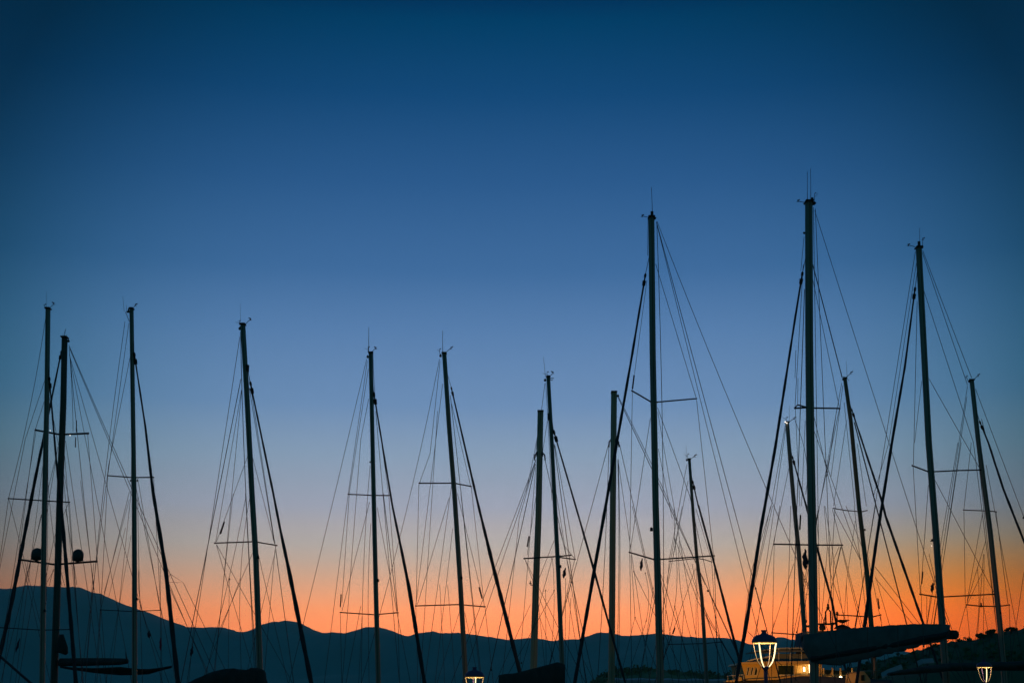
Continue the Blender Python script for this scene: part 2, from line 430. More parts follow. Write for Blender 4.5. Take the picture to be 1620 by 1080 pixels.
            c = P(*pts[0], D - .15); s = ws[0] * pxm(D) / 2
            MB().lathe(c, [(s * .6, -s), (s, -s * .5), (s, s * .4), (s * .4, s)], 8).build('mast_lamp', M['glint'], lastmast)
        elif kind == 'band':
            c = P(*pts[0], D); s = ws[0] * pxm(D) / 2; k = MB()
            k.tube([c + Vector((0, 0, -.12)), c + Vector((0, 0, .12))], [s, s], 12, True, 1.2)
            for sg in ((-1, 1) if ws[0] > 10.5 else ()):
                k.tube([c + Vector((sg * s * .9, 0, .05)), c + Vector((sg * s * 1.35, 0, -.05)), c + Vector((sg * s * 1.45, 0, -.35))], .045, 6)
            k.build('mast_band', M['fit'], lastmast)
    if do_hull: hull(root, base.x, D, bow, length, beam, deck, colour=hullcol)
    return root

def cover(root, sects, D, m='canvas', name='sail_cover', hw=.26, wr=.05, nlen=28, seed=1, endtaper=0):
    """a sail stowed on its boom under canvas: cross-sections between a top and a bottom line, with folds"""
    S = []
    tot = sects[-1][0] - sects[0][0]
    for i in range(nlen + 1):
        x = sects[0][0] + tot * i / nlen
        for a, b in zip(sects[:-1], sects[1:]):
            lo, hi = (a, b) if a[0] <= b[0] else (b, a)
            if lo[0] - 1e-6 <= x <= hi[0] + 1e-6:
                t = (x - a[0]) / (b[0] - a[0]); S.append((x, *[a[j] + (b[j] - a[j]) * t for j in (1, 2, 3)])); break
    n = 16; vs = []
    for i, (x, yt, yb, dy) in enumerate(S):
        T = P(x, yt, D + dy); B = P(x, yb, D + dy); h = T.z - B.z; c = (T + B) / 2
        for k in range(n):
            a = 2 * math.pi * k / n
            up = math.cos(a); sd = math.sin(a)
            wd = hw * (1 - .45 * max(0, up) ** 1.2) * (1 - endtaper * i / nlen)
            nz = noise.noise(Vector((i * .45, k * .9, seed * 3.1))) * wr + .4 * wr * math.sin(i * 1.1 + k * .8)
            vs.append(c + Vector((nz * .5, -sd * wd * (1 + nz * 2), up * h / 2 * (1 + nz * .35))))
    fs = [(i * n + k, i * n + (k + 1) % n, (i + 1) * n + (k + 1) % n, (i + 1) * n + k) for i in range(len(S) - 1) for k in range(n)]
    fs += [tuple(range(n))[::-1], tuple((len(S) - 1) * n + k for k in range(n))]
    return MB().add(vs, fs).build(name, M[m], root, True)

HAZE_DENS = 1.1e-4
# ------------------------------------------------------------------ ground, water, hills
def sheet(name, x0, x1, y0, y1, z, m, nx=1, ny=1, fn=None):
    vs = []; fs = []
    for j in range(ny + 1):
        for i in range(nx + 1):
            x = x0 + (x1 - x0) * i / nx; y = y0 + (y1 - y0) * j / ny
            vs.append((x, y, fn(x, y) if fn else z))
    for j in range(ny):
        for i in range(nx):
            a = j * (nx + 1) + i; fs.append((a, a + 1, a + nx + 2, a + nx + 1))
    o = MB().add(vs, fs).build(name, m); o['kind'] = 'structure'; return o
wmat = mat('sea_water', (.01, .03, .035), .08, 0, .1)
t = wmat.node_tree; nz = t.nodes.new('ShaderNodeTexNoise'); nz.inputs['Scale'].default_value = .9; nz.inputs['Detail'].default_value = 4
tcx = t.nodes.new('ShaderNodeTexCoord'); t.links.new(tcx.outputs['Object'], nz.inputs['Vector'])
bp = t.nodes.new('ShaderNodeBump'); bp.inputs['Strength'].default_value = .35; t.links.new(nz.outputs[0], bp.inputs['Height']); t.links.new(bp.outputs[0], t.nodes['Principled BSDF'].inputs['Normal'])
sheet('water', -30000, 30000, -200, 30000, 0, wmat)
q = MB(); q.box((0, 10.5, .2), (160, 61, 2.0)); qo = q.build('quay', M['conc']); qo['kind'] = 'structure'
kb = MB(); kb.box((0, 40.75, 1.26), (160, .5, .12), 0, .02); kbo = kb.build('quay_kerb', M['conc']); kbo['kind'] = 'structure'

def interp(pts, x):
    if x <= pts[0][0]: return pts[0][1]
    for a, b in zip(pts[:-1], pts[1:]):
        if x <= b[0]:
            t = (x - a[0]) / (b[0] - a[0]); return a[1] + (b[1] - a[1]) * t
    return pts[-1][1]
RIDGE = [(-900, 1010), (-500, 975), (-250, 950), (-100, 940), (0, 930), (10, 931), (20, 930), (30, 927), (45, 925), (75, 927), (100, 928), (125, 928), (145, 936), (160, 939), (200, 957), (240, 970), (275, 984), (297, 991),
         (315, 992), (340, 991), (355, 992), (375, 998), (385, 999), (395, 997), (412, 988), (430, 983), (455, 981), (470, 983), (483, 989), (500, 997), (512, 1001), (525, 999), (545, 1001), (560, 997), (580, 991),
         (597, 991), (612, 994), (630, 1001), (643, 1006), (660, 1001), (685, 998), (700, 1001), (725, 1000), (740, 1002), (770, 1006), (790, 1009), (800, 1011), (812, 1011), (838, 1008), (855, 1010), (872, 1013),
         (895, 1011), (918, 1010), (930, 1005), (945, 1000), (965, 1000), (985, 1005), (1010, 1004), (1040, 1001), (1058, 1003), (1070, 1005), (1110, 1008), (1145, 1008), (1165, 1011), (1180, 1017), (1195, 1019),
         (1215, 1014), (1228, 1008), (1240, 1007), (1250, 1011), (1272, 1011), (1300, 1013), (1340, 1016), (1380, 1021), (1420, 1028), (1500, 1040), (1700, 1035), (2000, 1020), (2500, 1050)]
def ridge_mesh(name, ridge, D, depth_front, depth_back, m, px0, px1, step, rough, seed, rows=10, amp=.02):
    vs = []; fs = []; cols = []
    n = int((px1 - px0) / step)
    for i in range(n + 1):
        px = px0 + (px1 - px0) * i / n
        c = P(px, interp(ridge, px) , D)
        c.z += (noise.noise(Vector((px * .11, seed, 0))) * rough + noise.noise(Vector((px * .4, seed, 5))) * rough * .5)
        cols.append(c)
    for c in cols:
        for r in range(-rows, rows + 1):
            f = abs(r) / rows
            dep = depth_front if r < 0 else depth_back
            y = c.y + (r / rows) * dep
            z = c.z * (1 - f) ** 1.15
            z += noise.noise(Vector((c.x / D * 14, y / D * 9, seed))) * c.z * .28 * math.sin(math.pi * f)
            vs.append((c.x * (y / c.y if False else 1), y, z - (2 if f == 1 else 0)))
    R = 2 * rows + 1
    for i in range(n):
        for r in range(R - 1):
            a = i * R + r; fs.append((a, a + R, a + R + 1, a + 1))
    o = MB().add(vs, fs).build(name, m, None, True); o['kind'] = 'structure'; return o
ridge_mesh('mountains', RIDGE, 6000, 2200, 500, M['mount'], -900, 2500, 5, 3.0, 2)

NEAR = [(1120, 1112), (1220, 1095), (1300, 1071), (1325, 1062), (1350, 1055), (1390, 1045), (1420, 1038), (1450, 1028), (1485, 1019), (1505, 1015), (1524, 1012), (1543, 1009.5), (1556, 1009), (1562, 1002), (1580, 1000), (1598, 998), (1612, 994), (1620, 993),
        (1700, 985), (1850, 970), (2100, 975), (2400, 1020)]
ridge_mesh('hillside', NEAR, 260, 110, 160, M['nearhill'], 1120, 2400, 6, .5, 9, 12)
PEN = [(880, 1100), (935, 1078), (955, 1064), (975, 1058), (1035, 1057), (1060, 1060), (1100, 1064), (1130, 1066), (1160, 1070), (1185, 1078), (1240, 1095)]
ridge_mesh('headland', PEN, 420, 60, 120, M['penin'], 880, 1240, 6, .4, 4, 6)

def leafmass(name, pts, leaf, m, n, spread, kindlabel=None, parent=None):
    """many small leaf faces clumped round given points"""
    b = MB(); vs = []; fs = []
    for _ in range(n):
        c, r = random.choice(pts)
        d = Vector((random.gauss(0, 1), random.gauss(0, 1), random.gauss(0, 1))).normalized() * r * (random.random() ** .4)
        d.z *= .75
        p = Vector(c) + d
        u = Vector((random.gauss(0, 1), random.gauss(0, 1), random.gauss(0, 1))).normalized(); v = u.orthogonal().normalized()
        s = leaf * random.uniform(.6, 1.5); k = len(vs)
        vs += [p + u * s, p + v * s * .6, p - u * s, p - v * s * .6]; fs.append((k, k + 1, k + 2, k + 3))
    return b.add(vs, fs).build(name, m, parent)
# scrub and trees covering the near hillside (one far mass)
pts = []
for _ in range(2600):
    px = random.uniform(1300, 2000); f = random.random() ** 1.2
    c = P(px, interp(NEAR, px), 260); y = c.y - 110 * f * .9
    z = c.z * (1 - f * .9) ** 1.15
    pts.append(((c.x, y, z + random.uniform(-.9, .25)), random.uniform(.3, 1.0)))
o = leafmass('hillside_scrub', pts, .24, M['leaf'], 110000, 1); o['kind'] = 'stuff'; o['label'] = 'dark scrub and trees covering the near hillside at right'; o['category'] = 'scrub'
pts = []
for _ in range(900):
    px = random.uniform(940, 1190); f = random.random()
    c = P(px, interp(PEN, px), 420)
    pts.append(((c.x, c.y - 60 * f * .9, c.z * (1 - f * .9) ** 1.15 + random.uniform(-.8, .5)), random.uniform(.8, 2.0)))
o = leafmass('headland_scrub', pts, .5, M['leaf2'], 26000, 1); o['kind'] = 'stuff'; o['label'] = 'olive brown scrub along the low headland behind the masts'; o['category'] = 'scrub'
def tree(px, ptop, w, h, label, D=256):
    ybase = interp(NEAR, px) + 1
    b = P(px, ybase, D); top = P(px, ptop, D); H = top.z - b.z; W = w * pxm(D) / 2
    r = thing('hill_tree', label, 'tree', b, 'trees standing up on the hill ridge')
    k = MB(); k.tube([b - Vector((0, 0, 2)), b + Vector((0, 0, H * .35)), b + Vector((.1 * W, 0, H * .6))], [.22, .16, .08], 7)
    for s in range(5):
        a = s * 1.26; k.tube([b + Vector((0, 0, H * .3)), b + Vector((math.cos(a) * W * .6, math.sin(a) * W * .6, H * (.55 + .06 * s)))], [.09, .03], 5)
    k.build('trunk', M['bark'], r)
    cl = []
    for _ in range(26):
        fx = random.uniform(-.8, .8); fy = random.uniform(-.6, .6)
        hz_ = math.sqrt(max(0, 1 - fx * fx)) * random.uniform(.35, 1.0)
        cl.append(((b.x + fx * W, D + fy * W, b.z + H * (.02 + .82 * hz_)), random.uniform(.12, .24) * H))
    leafmass('crown', cl, .13, M['leaf'], 5200, 1, parent=r)
tree(1551, 1000, 14, 9, 'small round tree alone on the hill ridge, left of the rightmost mast')
tree(1569, 994.5, 17, 6, 'broad tree clump on the hill ridge touching the rightmost mast')
tree(1600, 991.5, 20, 6, 'low tree on the hill ridge between rightmost mast and the frame edge')

# ------------------------------------------------------------------ haze
hz = bpy.data.materials.new('haze_air'); hz.use_nodes = True; t = hz.node_tree; t.nodes.clear()
out = t.nodes.new('ShaderNodeOutputMaterial'); pv = t.nodes.new('ShaderNodeVolumePrincipled')
pv.inputs['Color'].default_value = (.36, .95, 1, 1); pv.inputs['Density'].default_value = HAZE_DENS; pv.inputs['Anisotropy'].default_value = 0
t.links.new(pv.outputs[0], out.inputs['Volume'])
hb = MB(); hb.box((0, 3075, 449), (22000, 7150, 902)); ho = hb.build('haze', hz); ho['kind'] = 'stuff'; ho['label'] = 'thin evening haze over the bay'

# ------------------------------------------------------------------ sailboats
b1 = boat('sailboat', 'sailboat with slim grey mast farthest left, in front of the domed yacht', 54, '''
mast 7.5/8 a256,97 a250,600 b240,0 b232,500 b225,1080
arm .9 a262,95 a275,82 a288,68
vane .7 a241,97 a238,72 a228,72
ant .5 a247,95 a247,0
genoa 2.2/3.4/5.5/6.5 a266,500 a300,900 b335,230 b405,1080
spr 2 b45,95 b238,107 b370,115
spr 1.6 z0,992 z66,996 z112,995
B .8 a244,140 a180,520 a130,760 b45,95
S .8 a238,480 a135,790 a80,1080 b0,460
S .8 a236,590 a185,750 a145,1080 b105,420 b60,700
S .7 a262,560 a330,840 b370,115 b395,420 b412,700
D .7 b48,100 b110,330 b225,800
D .7 b365,120 b290,300 b235,560
S .8 b45,100 b5,380
S .7 a245,800 a219,1080 b180,420 b130,700
H .7 a250,900 a250,1080 b290,330 b330,560
H .8 a252,140 b256,0 b248,640
L .7 b150,430 b90,830
flag 3.2 z31,1009 z25,1031
lamp 3 b238,690
blk 3 b240,655
''', bow=(.3, .95), beam=3.3)

b2 = boat('sailboat', 'large dark masted yacht at left carrying two round satellite domes on its lower spreader', 68, '''
mast 9/9.5/10/10.5 a345,250 a338,600 a320,1080 b308,500 b288,1080
ant .8 a345,250 a345,215
ant .6 a336,250 a336,228
ant .6 a356,250 a356,232
genoa 2.4/3.2/5/6.5 a322,350 a262,640 b186,0 b60,660 z-6,1060
spr 3.1 a190,742 a320,766 a470,760
spr 3.2 b102,420 b292,447 b515,430
blk 3.5 a365,268
glint 1.3 a374,770
glint 1.0 a268,745
B .9 a368,290 a460,530 a560,730 a620,870 b700,30 b870,400 b908,497
D .8 ! b908,497 b890,540 b978,543 b908,497
T .8 b978,543 b1010,610 d35,510 d160,765
T .8 b893,545 b940,640 b1000,780
S .9 a373,310 a440,480 a530,680 a600,850 a690,1040 b745,150 b855,440 b1000,780
S .8 a370,340 a450,640 a520,850 a580,1080 b610,150 b700,490
S .8 a372,350 a440,680 a510,1080 b545,280 b620,640
S .8 a468,765 a495,1080 b520,590 b560,950
H .9 a374,360 a405,740 a445,1080 b500,580
H .8 a369,300 a388,640 a390,750
refl 1.6 a408,690 a408,755
refl 1.6 a404,780 a402,835
S .8 a345,880 a370,1080 b400,400 b430,940
S .8 a350,800 a400,1080 b465,570
S .8 a192,750 a145,1080 b105,340 b60,560
S .8 a300,880 a262,1020 b130,560
S .8 a310,830 a285,1080 b260,200 b185,560
D .7 b220,180 b200,300 b135,560
D .7 b300,455 b240,560
D .7 b285,470 b262,560
D .7 b320,460 b345,560
S .7 b340,0 b362,300 b395,560
S .7 b500,440 b490,580
S .7 b118,425 b170,650
H .8 b350,150 b378,330 b410,555
L .6 b700,290 b660,460 b640,640
L .6 b690,100 b640,300 b555,600
L .6 b670,250 b600,500 b580,620
S .7 b430,0 b470,330 b510,560 b520,720
''', mastmat='aludark', bow=(-.25, .97), length=17, beam=4, deck=2.2)
for tok in ('b197,392', 'b416,398'):
    c = P(*pt(tok), 67.9); k = MB(); R = 8.7 * pxm(68)
    k.lathe(c, [(R * .55, -R * 1.05), (R * .92, -R * .95), (R * 1.0, -R * .3), (R * .98, R * .25), (R * .8, R * .7), (R * .45, R * 1.0), (R * .1, R * 1.1)], 24)
    o = k.build('satellite_dome', M['dome'], b2, True)
    MB().tube([c - Vector((0, 0, R * 1.3)), c - Vector((0, 0, R * 1.0))], R * .28, 8).build('dome_mount', M['fit'], o)
bm_ = cover(b2, [(94, 1040.5, 1053, 0), (130, 1040, 1053, -2), (160, 1040, 1052, -3.5), (192, 1040.5, 1051, -5), (201.5, 1041, 1049, -5.5)], 68, 'dcanvas', 'boom_with_furled_sail', .22, .03)
MB().tube([P(200, 1045, 62.5), P(199, 1031, 62.5)], .025, 5).build('topping_lift', M['wire'], b2)
k = MB(); T = P(97, 1003, 67.6)
sb = [(97, 1003, .10), (97.5, 1012, .17), (99, 1024, .24), (98.5, 1032, .26), (98, 1033.2, .2)]
k.tube([P(x, y, 67.55) for x, y, r in sb], [r for *_, r in sb], 9).build('mast_bag', M['dcanvas'], b2, True)
# sagging cloth awning slung under the boom
k = MB(); vs = []; top = [(95, 1053), (115, 1056), (150, 1057), (190, 1055), (215, 1058), (235, 1058.5), (255, 1056), (272, 1053)]
bot = [(95, 1054), (115, 1059), (150, 1064), (190, 1067.5), (215, 1067), (235, 1066), (255, 1060), (272, 1054)]
n = 24
for i in range(n + 1):
    x = 95 + 177 * i / n; yt = interp(top, x); yb = interp(bot, x); dd = 67 - 5 * i / n
    A = P(x, yt, dd + 1.1); B = P(x, yb, dd); C_ = P(x, yt + .5, dd - 1.1); off = Vector((0, 0, .03))
    vs += [A, (A + B) / 2 - Vector((0, 0, .05)), B, (B + C_) / 2 - Vector((0, 0, .05)), C_]
    vs += [v + off for v in vs[-5:]][::-1]
fs = [(i * 10 + j, i * 10 + (j + 1) % 10, (i + 1) * 10 + (j + 1) % 10, (i + 1) * 10 + j) for i in range(n) for j in range(10)] + [tuple(range(10)), tuple(n * 10 + j for j in range(10))[::-1]]
k.add(vs, fs).build('slung_awning', M['dcanvas'], b2, True)
MB().tube([P(-12, 1026, 66), P(2, 1039, 66), P(49, 1080, 64), P(70, 1098, 63)], .06, 6).build('spar', M['fit'], b2)

b3 = boat('sailboat', 'sailboat with hooked masthead, second slim mast from left beside the long bridled backstay', 50, '''
mast 6.4/6.8/7.4/7.8 a702,98 a706,400 a716,1080 b718,500 b718,1080
ant .6 a663,110 a655,30
ant .6 a676,105 a675,75
blk 6/2.4 a685,112
arm .9 a705,97 a714,88 a722,76
D 1 ! a670,112 a670,160 a690,162
genoa 2.4/3.2/5/7/8 a722,372 a775,720 b815,50 b885,480 b950,1080
spr 2 a575,985 a705,995 a820,994
spr 1.4 b535,688 b705,697 b860,690
B .8 a667,165 a600,700 b540,160 b490,580 b470,900
S .8 a688,172 a650,480 a600,860 a575,985
S .8 a695,350 a640,650 a580,930 b550,150 b515,420 b495,580
S .8 a575,990 b545,480 b540,640
S .8 a820,994 b840,300 b858,690
D .8 ! a735,1000 b790,300 b855,690
D .8 ! b690,60 b620,300 b537,688
S .8 b725,30 b780,280 b850,640
H .8 b735,80 b740,400 b748,690
H .8 b741,470 b745,620 b795,800
L .7 b855,450 b860,690 b857,850
D .7 b535,690 b530,760
S .7 a705,330 b700,60 b655,400 b638,640
S .7 b860,690 b862,900
flag 5 b794,798 b797,838
redflag 3 b857,835 b857,905
blk 2.4 a698,1012
blk 2.4 a733,1012
lamp 3 b730,628
''', bow=(.35, .94), beam=3.3)

b4 = boat('sailboat', 'sailboat with dark mast above a low mound of canvas, furled sail running down right', 50, '''
mast 8/8.4/9/9 c375,122 c400,560 c427,1080 d450,380 d475,1080
ant .5 c362,125 c360,0
vane .8 c355,125 c354,98 c332,105
blk 4 c358,143
arm 1 c385,125 c404,102 c420,90
genoa 2.4/3.6/4.2/6.5/8 c426,490 c548,1080 d590,215 d640,450 d765,1080
band 9.6 c394,370
spr 2.1 d215,283 d430,275
spr 2.1 d456,277 d568,296
refl 2.5 d270,160 d247,233
S .9 c358,190 c305,520 c222,1080 d160,420 d105,760
B 1.2 c364,430 c235,1080 d195,200 d80,760 d25,1060
S .8 c368,490 c268,1080 d220,280
S .8 c369,490 c345,800 c318,1080 d300,250 d240,760
H 1.2 c362,160 c372,460 c390,1080 d405,260 d435,760
S .8 c402,870 c335,1060 d275,160 d225,275
S .9 c412,480 c470,860 c510,1080 d555,285
S .9 c408,400 c460,750 c520,1080 d558,290
D .8 c432,880 c485,1080 d555,285
S 1.1 d560,300 d610,640 d665,1080
S .8 d558,320 d530,640 d500,1000
D .8 d225,290 d330,480 d450,700
D .8 d225,295 d290,520 d368,790 d420,960
D .8 ! d430,340 d350,520 d250,760 
D .8 d462,340 d520,580 d610,980
H .8 d392,20 d330,330 d240,720
H .8 d415,20 d362,470 d360,800
S .7 d320,0 d300,260 d240,740
S .7 d298,490 d290,620 d295,740
D .7 d560,330 d510,500 d480,670
D .7 d362,480 d280,700
S .8 d390,0 d408,420 d440,980
L .7 d95,760 d85,870
flag 4 d88,868 d80,928
lamp 3.5 d462,362
blk 2.4 d298,488
''', bow=(.4, .92), beam=3.4)
cover(b4, [(296, 1079, 1100, -5), (320, 1068, 1098, -4.2), (335, 1061.5, 1097, -3.7), (357, 1056.5, 1096, -3), (375, 1057, 1096, -2.4), (388, 1059.5, 1096, -1.8), (398, 1054.5, 1096, -1.2), (408, 1056, 1097, -.6), (417, 1059, 1098, -.3), (424, 1088, 1098, 0)], 49.6, 'dcanvas', 'canvas_mound', .5, .09, 34, 2)

b5 = boat('sailboat', 'sailboat with straight mast and tall whip antenna left of centre, tube reflector on left shroud', 50, '''
mast 6.6/7/7.4/7.6 e311,212 e320,640 f328,0 f343,640 f355,1080
ant 1.1 e300,212 e300,65
vane .8 e296,205 e297,175 e278,183
blk 3.4 e294,232
arm .9 e315,210 e332,188 e342,182
genoa 2.4/3.2/4.6/6.3/7 e336,480 e435,1080 f490,340 f530,540 f618,1080
spr 1.9 e183,1013 e320,1019 e415,1020
spr 1.9 f138,677 f335,690 f467,678
refl 2 f143,572 f138,648
B .8 e288,245 e190,690 e90,1080 f0,440 d800,400 d720,740
S .8 e292,255 e240,700 e183,1013
S .8 e298,300 e235,690 e190,1000 f165,450 f148,620
S .8 e300,470 e255,700 e228,1050 f200,400 f172,780
S .8 e183,1015 f160,240 f85,780
D .8 f305,50 f220,340 f148,668
H .8 e308,850 f275,330 f255,640 f262,770
H .8 f312,170 f300,420 f290,650 f298,770
S .8 f255,640 f228,780
H .9 e325,200 e328,330 e336,450
S .9 e340,540 e385,1080 f420,520 f450,790
S .8 e350,560 e392,850 e415,1020
S 1.1 f383,0 f420,440 f463,670
S .8 f415,20 f440,380 f465,670
D .8 f348,80 f400,330 f455,645
S .8 f467,680 f475,1080
S .8 f138,680 f145,1000
L .7 f262,700 f258,780
lamp 3.5 f353,492
blk 2.2 e308,830
''', bow=(.3, .95), beam=3.4)

b6 = boat('sailboat', 'sailboat with mast leaning right above the small central lamp, tube reflector on right shroud', 70, '''
mast 7.2/8/8/8 e730,213 e757,620 f788,0 f822,520 f852,1060
ant 1.0 e721,215 e721,80
vane .8 e705,215 e703,186 e690,190
blk 3.6 e709,226
arm .9 e740,207 e756,192 e768,182
genoa 2.4/4/6.5/7 e777,436 e925,1080 f1010,420 h240,1010
spr 2.1 e588,950 e770,950
spr 2.1 e797,952 e882,968
spr 2.0 f568,640 f818,632 f962,645
refl 2.3 f928,532 f945,598
B .8 e703,245 e640,530 e575,850 e515,1070 f490,200 f365,680
S .8 e706,260 e690,540 e650,780 e590,948
S .8 e721,385 e690,540 e660,800 e625,1080 f590,400 f568,638
S .8 e692,540 e680,800 e660,1080 f640,360 f612,780
S .8 e586,952 f583,120 f570,638
D .8 f758,25 f660,360 f578,630
S .8 e772,960 e745,1080 f740,120 f705,520 f660,770
S .8 f778,200 f750,520 f712,780
H .7 f705,520 f718,780
H .7 f750,520 f770,780
S 1 e765,450 e800,760 e830,1080 f880,500 f915,810
S .8 e772,500 e830,780 e880,965
S .8 e884,970 f930,380 f958,640
D .8 f805,0 f870,230 f952,610
S .8 f962,645 f975,810 f990,900
D .7 f818,670 f780,790
D .7 f848,680 f872,800
S .7 f568,645 f572,790
S .8 f825,0 f875,330 f905,700 f925,960
lamp 3.2 f829,478
''', bow=(.45, .9), length=15, beam=3.5)

b7 = boat('sailboat', 'sailboat with forked masthead and angular dark sail cover at centre, left of the tan flat topped mast pair gap', 50, '''
mast 6.2/7/7.2/7.4 g446,152 g470,600 g492,1040 h475,400 h500,1000
ant .8 g427,150 g420,70 g413,20
vane .7 g438,150 g438,117 g402,124
arm .9 g455,150 g468,132 g478,122
D 1.4 ! g455,160 g483,158
D 1.2 ! g455,168 g475,172
blk 3.6 g425,172
band 7.6 g456,412
genoa 2.4/3.2/4/3.6/4 g495,550 g650,1080 h690,380 h790,740 h885,1080
spr 2.3 h268,320 h460,308 h550,300
spr 2.0 h485,313 h578,325
refl 2.2 h297,182 h285,250
flag 4.5 h518,376 h508,440
B .8 g424,190 g412,290 g400,370 g360,620 g300,900
H .8 g430,190 g438,330 g444,430 g455,700 g470,960
S .8 g440,440 g415,640 g360,900 h285,300
S 1.2 g485,590 g515,800 g550,1080 h540,330 h605,780
S .9 g490,600 g540,880 g575,1080 h545,170 h578,320
S .8 g480,800 g520,980 h500,180 h570,480 h600,770
D .8 h480,130 h510,240 h575,320
D .8 h272,325 h350,500 h475,740
D .8 h450,210 h400,340 h355,450
S .8 h438,322 h400,515 h358,610
S .8 h452,515 h400,600 h355,690
H .7 h398,515 h400,810
H .7 h440,320 h450,515 h440,800
H .7 h520,440 h518,800
H .7 h552,560 h540,800
H .7 h530,520 h575,790
D .8 h560,440 h520,560 h430,930
S .8 h575,330 h555,480 h500,650
S .7 h272,325 h290,400 h315,440
D .7 h360,670 h400,760 h410,820
S .7 h350,560 h375,800
blk 1.8 h398,515
blk 1.8 h450,515
blk 1.8 h436,322
lamp 3.5 h488,365
''', bow=(.4, .92), beam=3.4)
b7['label'] = 'sailboat with forked masthead and angular dark sail cover beside the shorter tan mast'
cover(b7, [(789, 1067, 1100, -5), (800, 1065, 1100, -4.5), (812, 1064.5, 1100, -4), (850, 1055, 1100, -2), (884, 1046, 1100, -.3), (888, 1048, 1100, -.1), (893.5, 1051, 1100, .05)], 49.7, 'dcanvas', 'sail_cover', .34, .06, 30, 5)

# two-masted wooden gulet: tan flat-topped masts
g1 = boat('gulet', 'two masted gulet with thick flat topped tan wooden masts at centre', 80, '''
mast 9.6/10/10.6/11 g395,378 g382,1060 h338,500 h322,1080
band 11.5 g390,657
S .9 g366,690 g300,860 g215,1080 h150,205 h0,570 f880,790
S .9 g364,700 g290,900 h200,150 h70,560 h0,740
S 1.3 g362,720 g345,860 g290,1080 h180,520 h130,700 z777,1059 z770,1085
S .8 g364,740 g350,960 h325,0 h265,740 h240,960
S .8 g362,700 g318,900 g255,1080 h205,430 h160,800
S 1.0 g424,690 g445,780 g470,880 g500,1020 h545,400
H .9 g372,570 g362,680
S .7 h305,600 h260,700 h220,790
blk 2.2 z777,1059
blk 4/1.8 h305,472
D 1.6 ! h305,480 h322,482
mast 9.6/9.8/9.8/10 g878,252 g870,1080 h806,300 h800,1080
band 11 g877,570
blk 3.5 g904,275
S 1.0 g843,590 g780,830 g710,1080 h620,210 h560,470 h500,640 h430,930
S 1.0 g915,595 g965,830 g1020,1080 h990,290 h1065,565 k250,780
S .8 g905,700 g925,880 g955,1080 h915,240
H 1.0 g845,600 g838,1080 h770,60 h735,740 h715,1060
H .9 g903,690 g907,1080 h845,400 h838,780
H .9 g906,690 g912,1080 h852,400 h847,780
F 1.1 g905,285 j180,440 j295,760 j345,860 j440,1060 k545,340 k616,515 k680,640 k745,780
F .9 ! g908,280 j180,425 j300,745 j350,860 j455,1070 k500,240 k600,480
blk 3 k618,517
blk 2.2 z825,1048
S .7 h630,940 h660,1000 h700,1080
''', cat='gulet', mastmat='tan', bow=(.3, .95), length=26, beam=6.5, deck=3.0, hullcol='varn')
# pale awning and rail seen above the foredeck
k = MB(); A0 = P(972, 1073.5, 86); A1 = P(1152, 1075, 86)
n = 16; vs = []
for i in range(n + 1):
    t = i / n; p = A0.lerp(A1, t); sag = -.05 * math.sin(math.pi * (t * 4 % 1))
    for dy, dz in ((0, sag), (0, sag - .16), (.03, sag - .16), (2.2, sag + .1), (4, sag - .02), (2.2, sag + .13)): vs.append(p + Vector((0, dy, dz)))
fs = [(i * 6 + j, i * 6 + (j + 1) % 6, (i + 1) * 6 + (j + 1) % 6, (i + 1) * 6 + j) for i in range(n) for j in range(6)]
ca = k.add(vs, fs).build('deck_awning', M['awn'], g1)
for i in range(6):
    p = A0.lerp(A1, i / 5 * .98 + .01); MB().tube([p + Vector((0, .1, -.05)), Vector((p.x, p.y + .1, 3.0))], .03, 6).build('awning_pole', M['white'], ca)

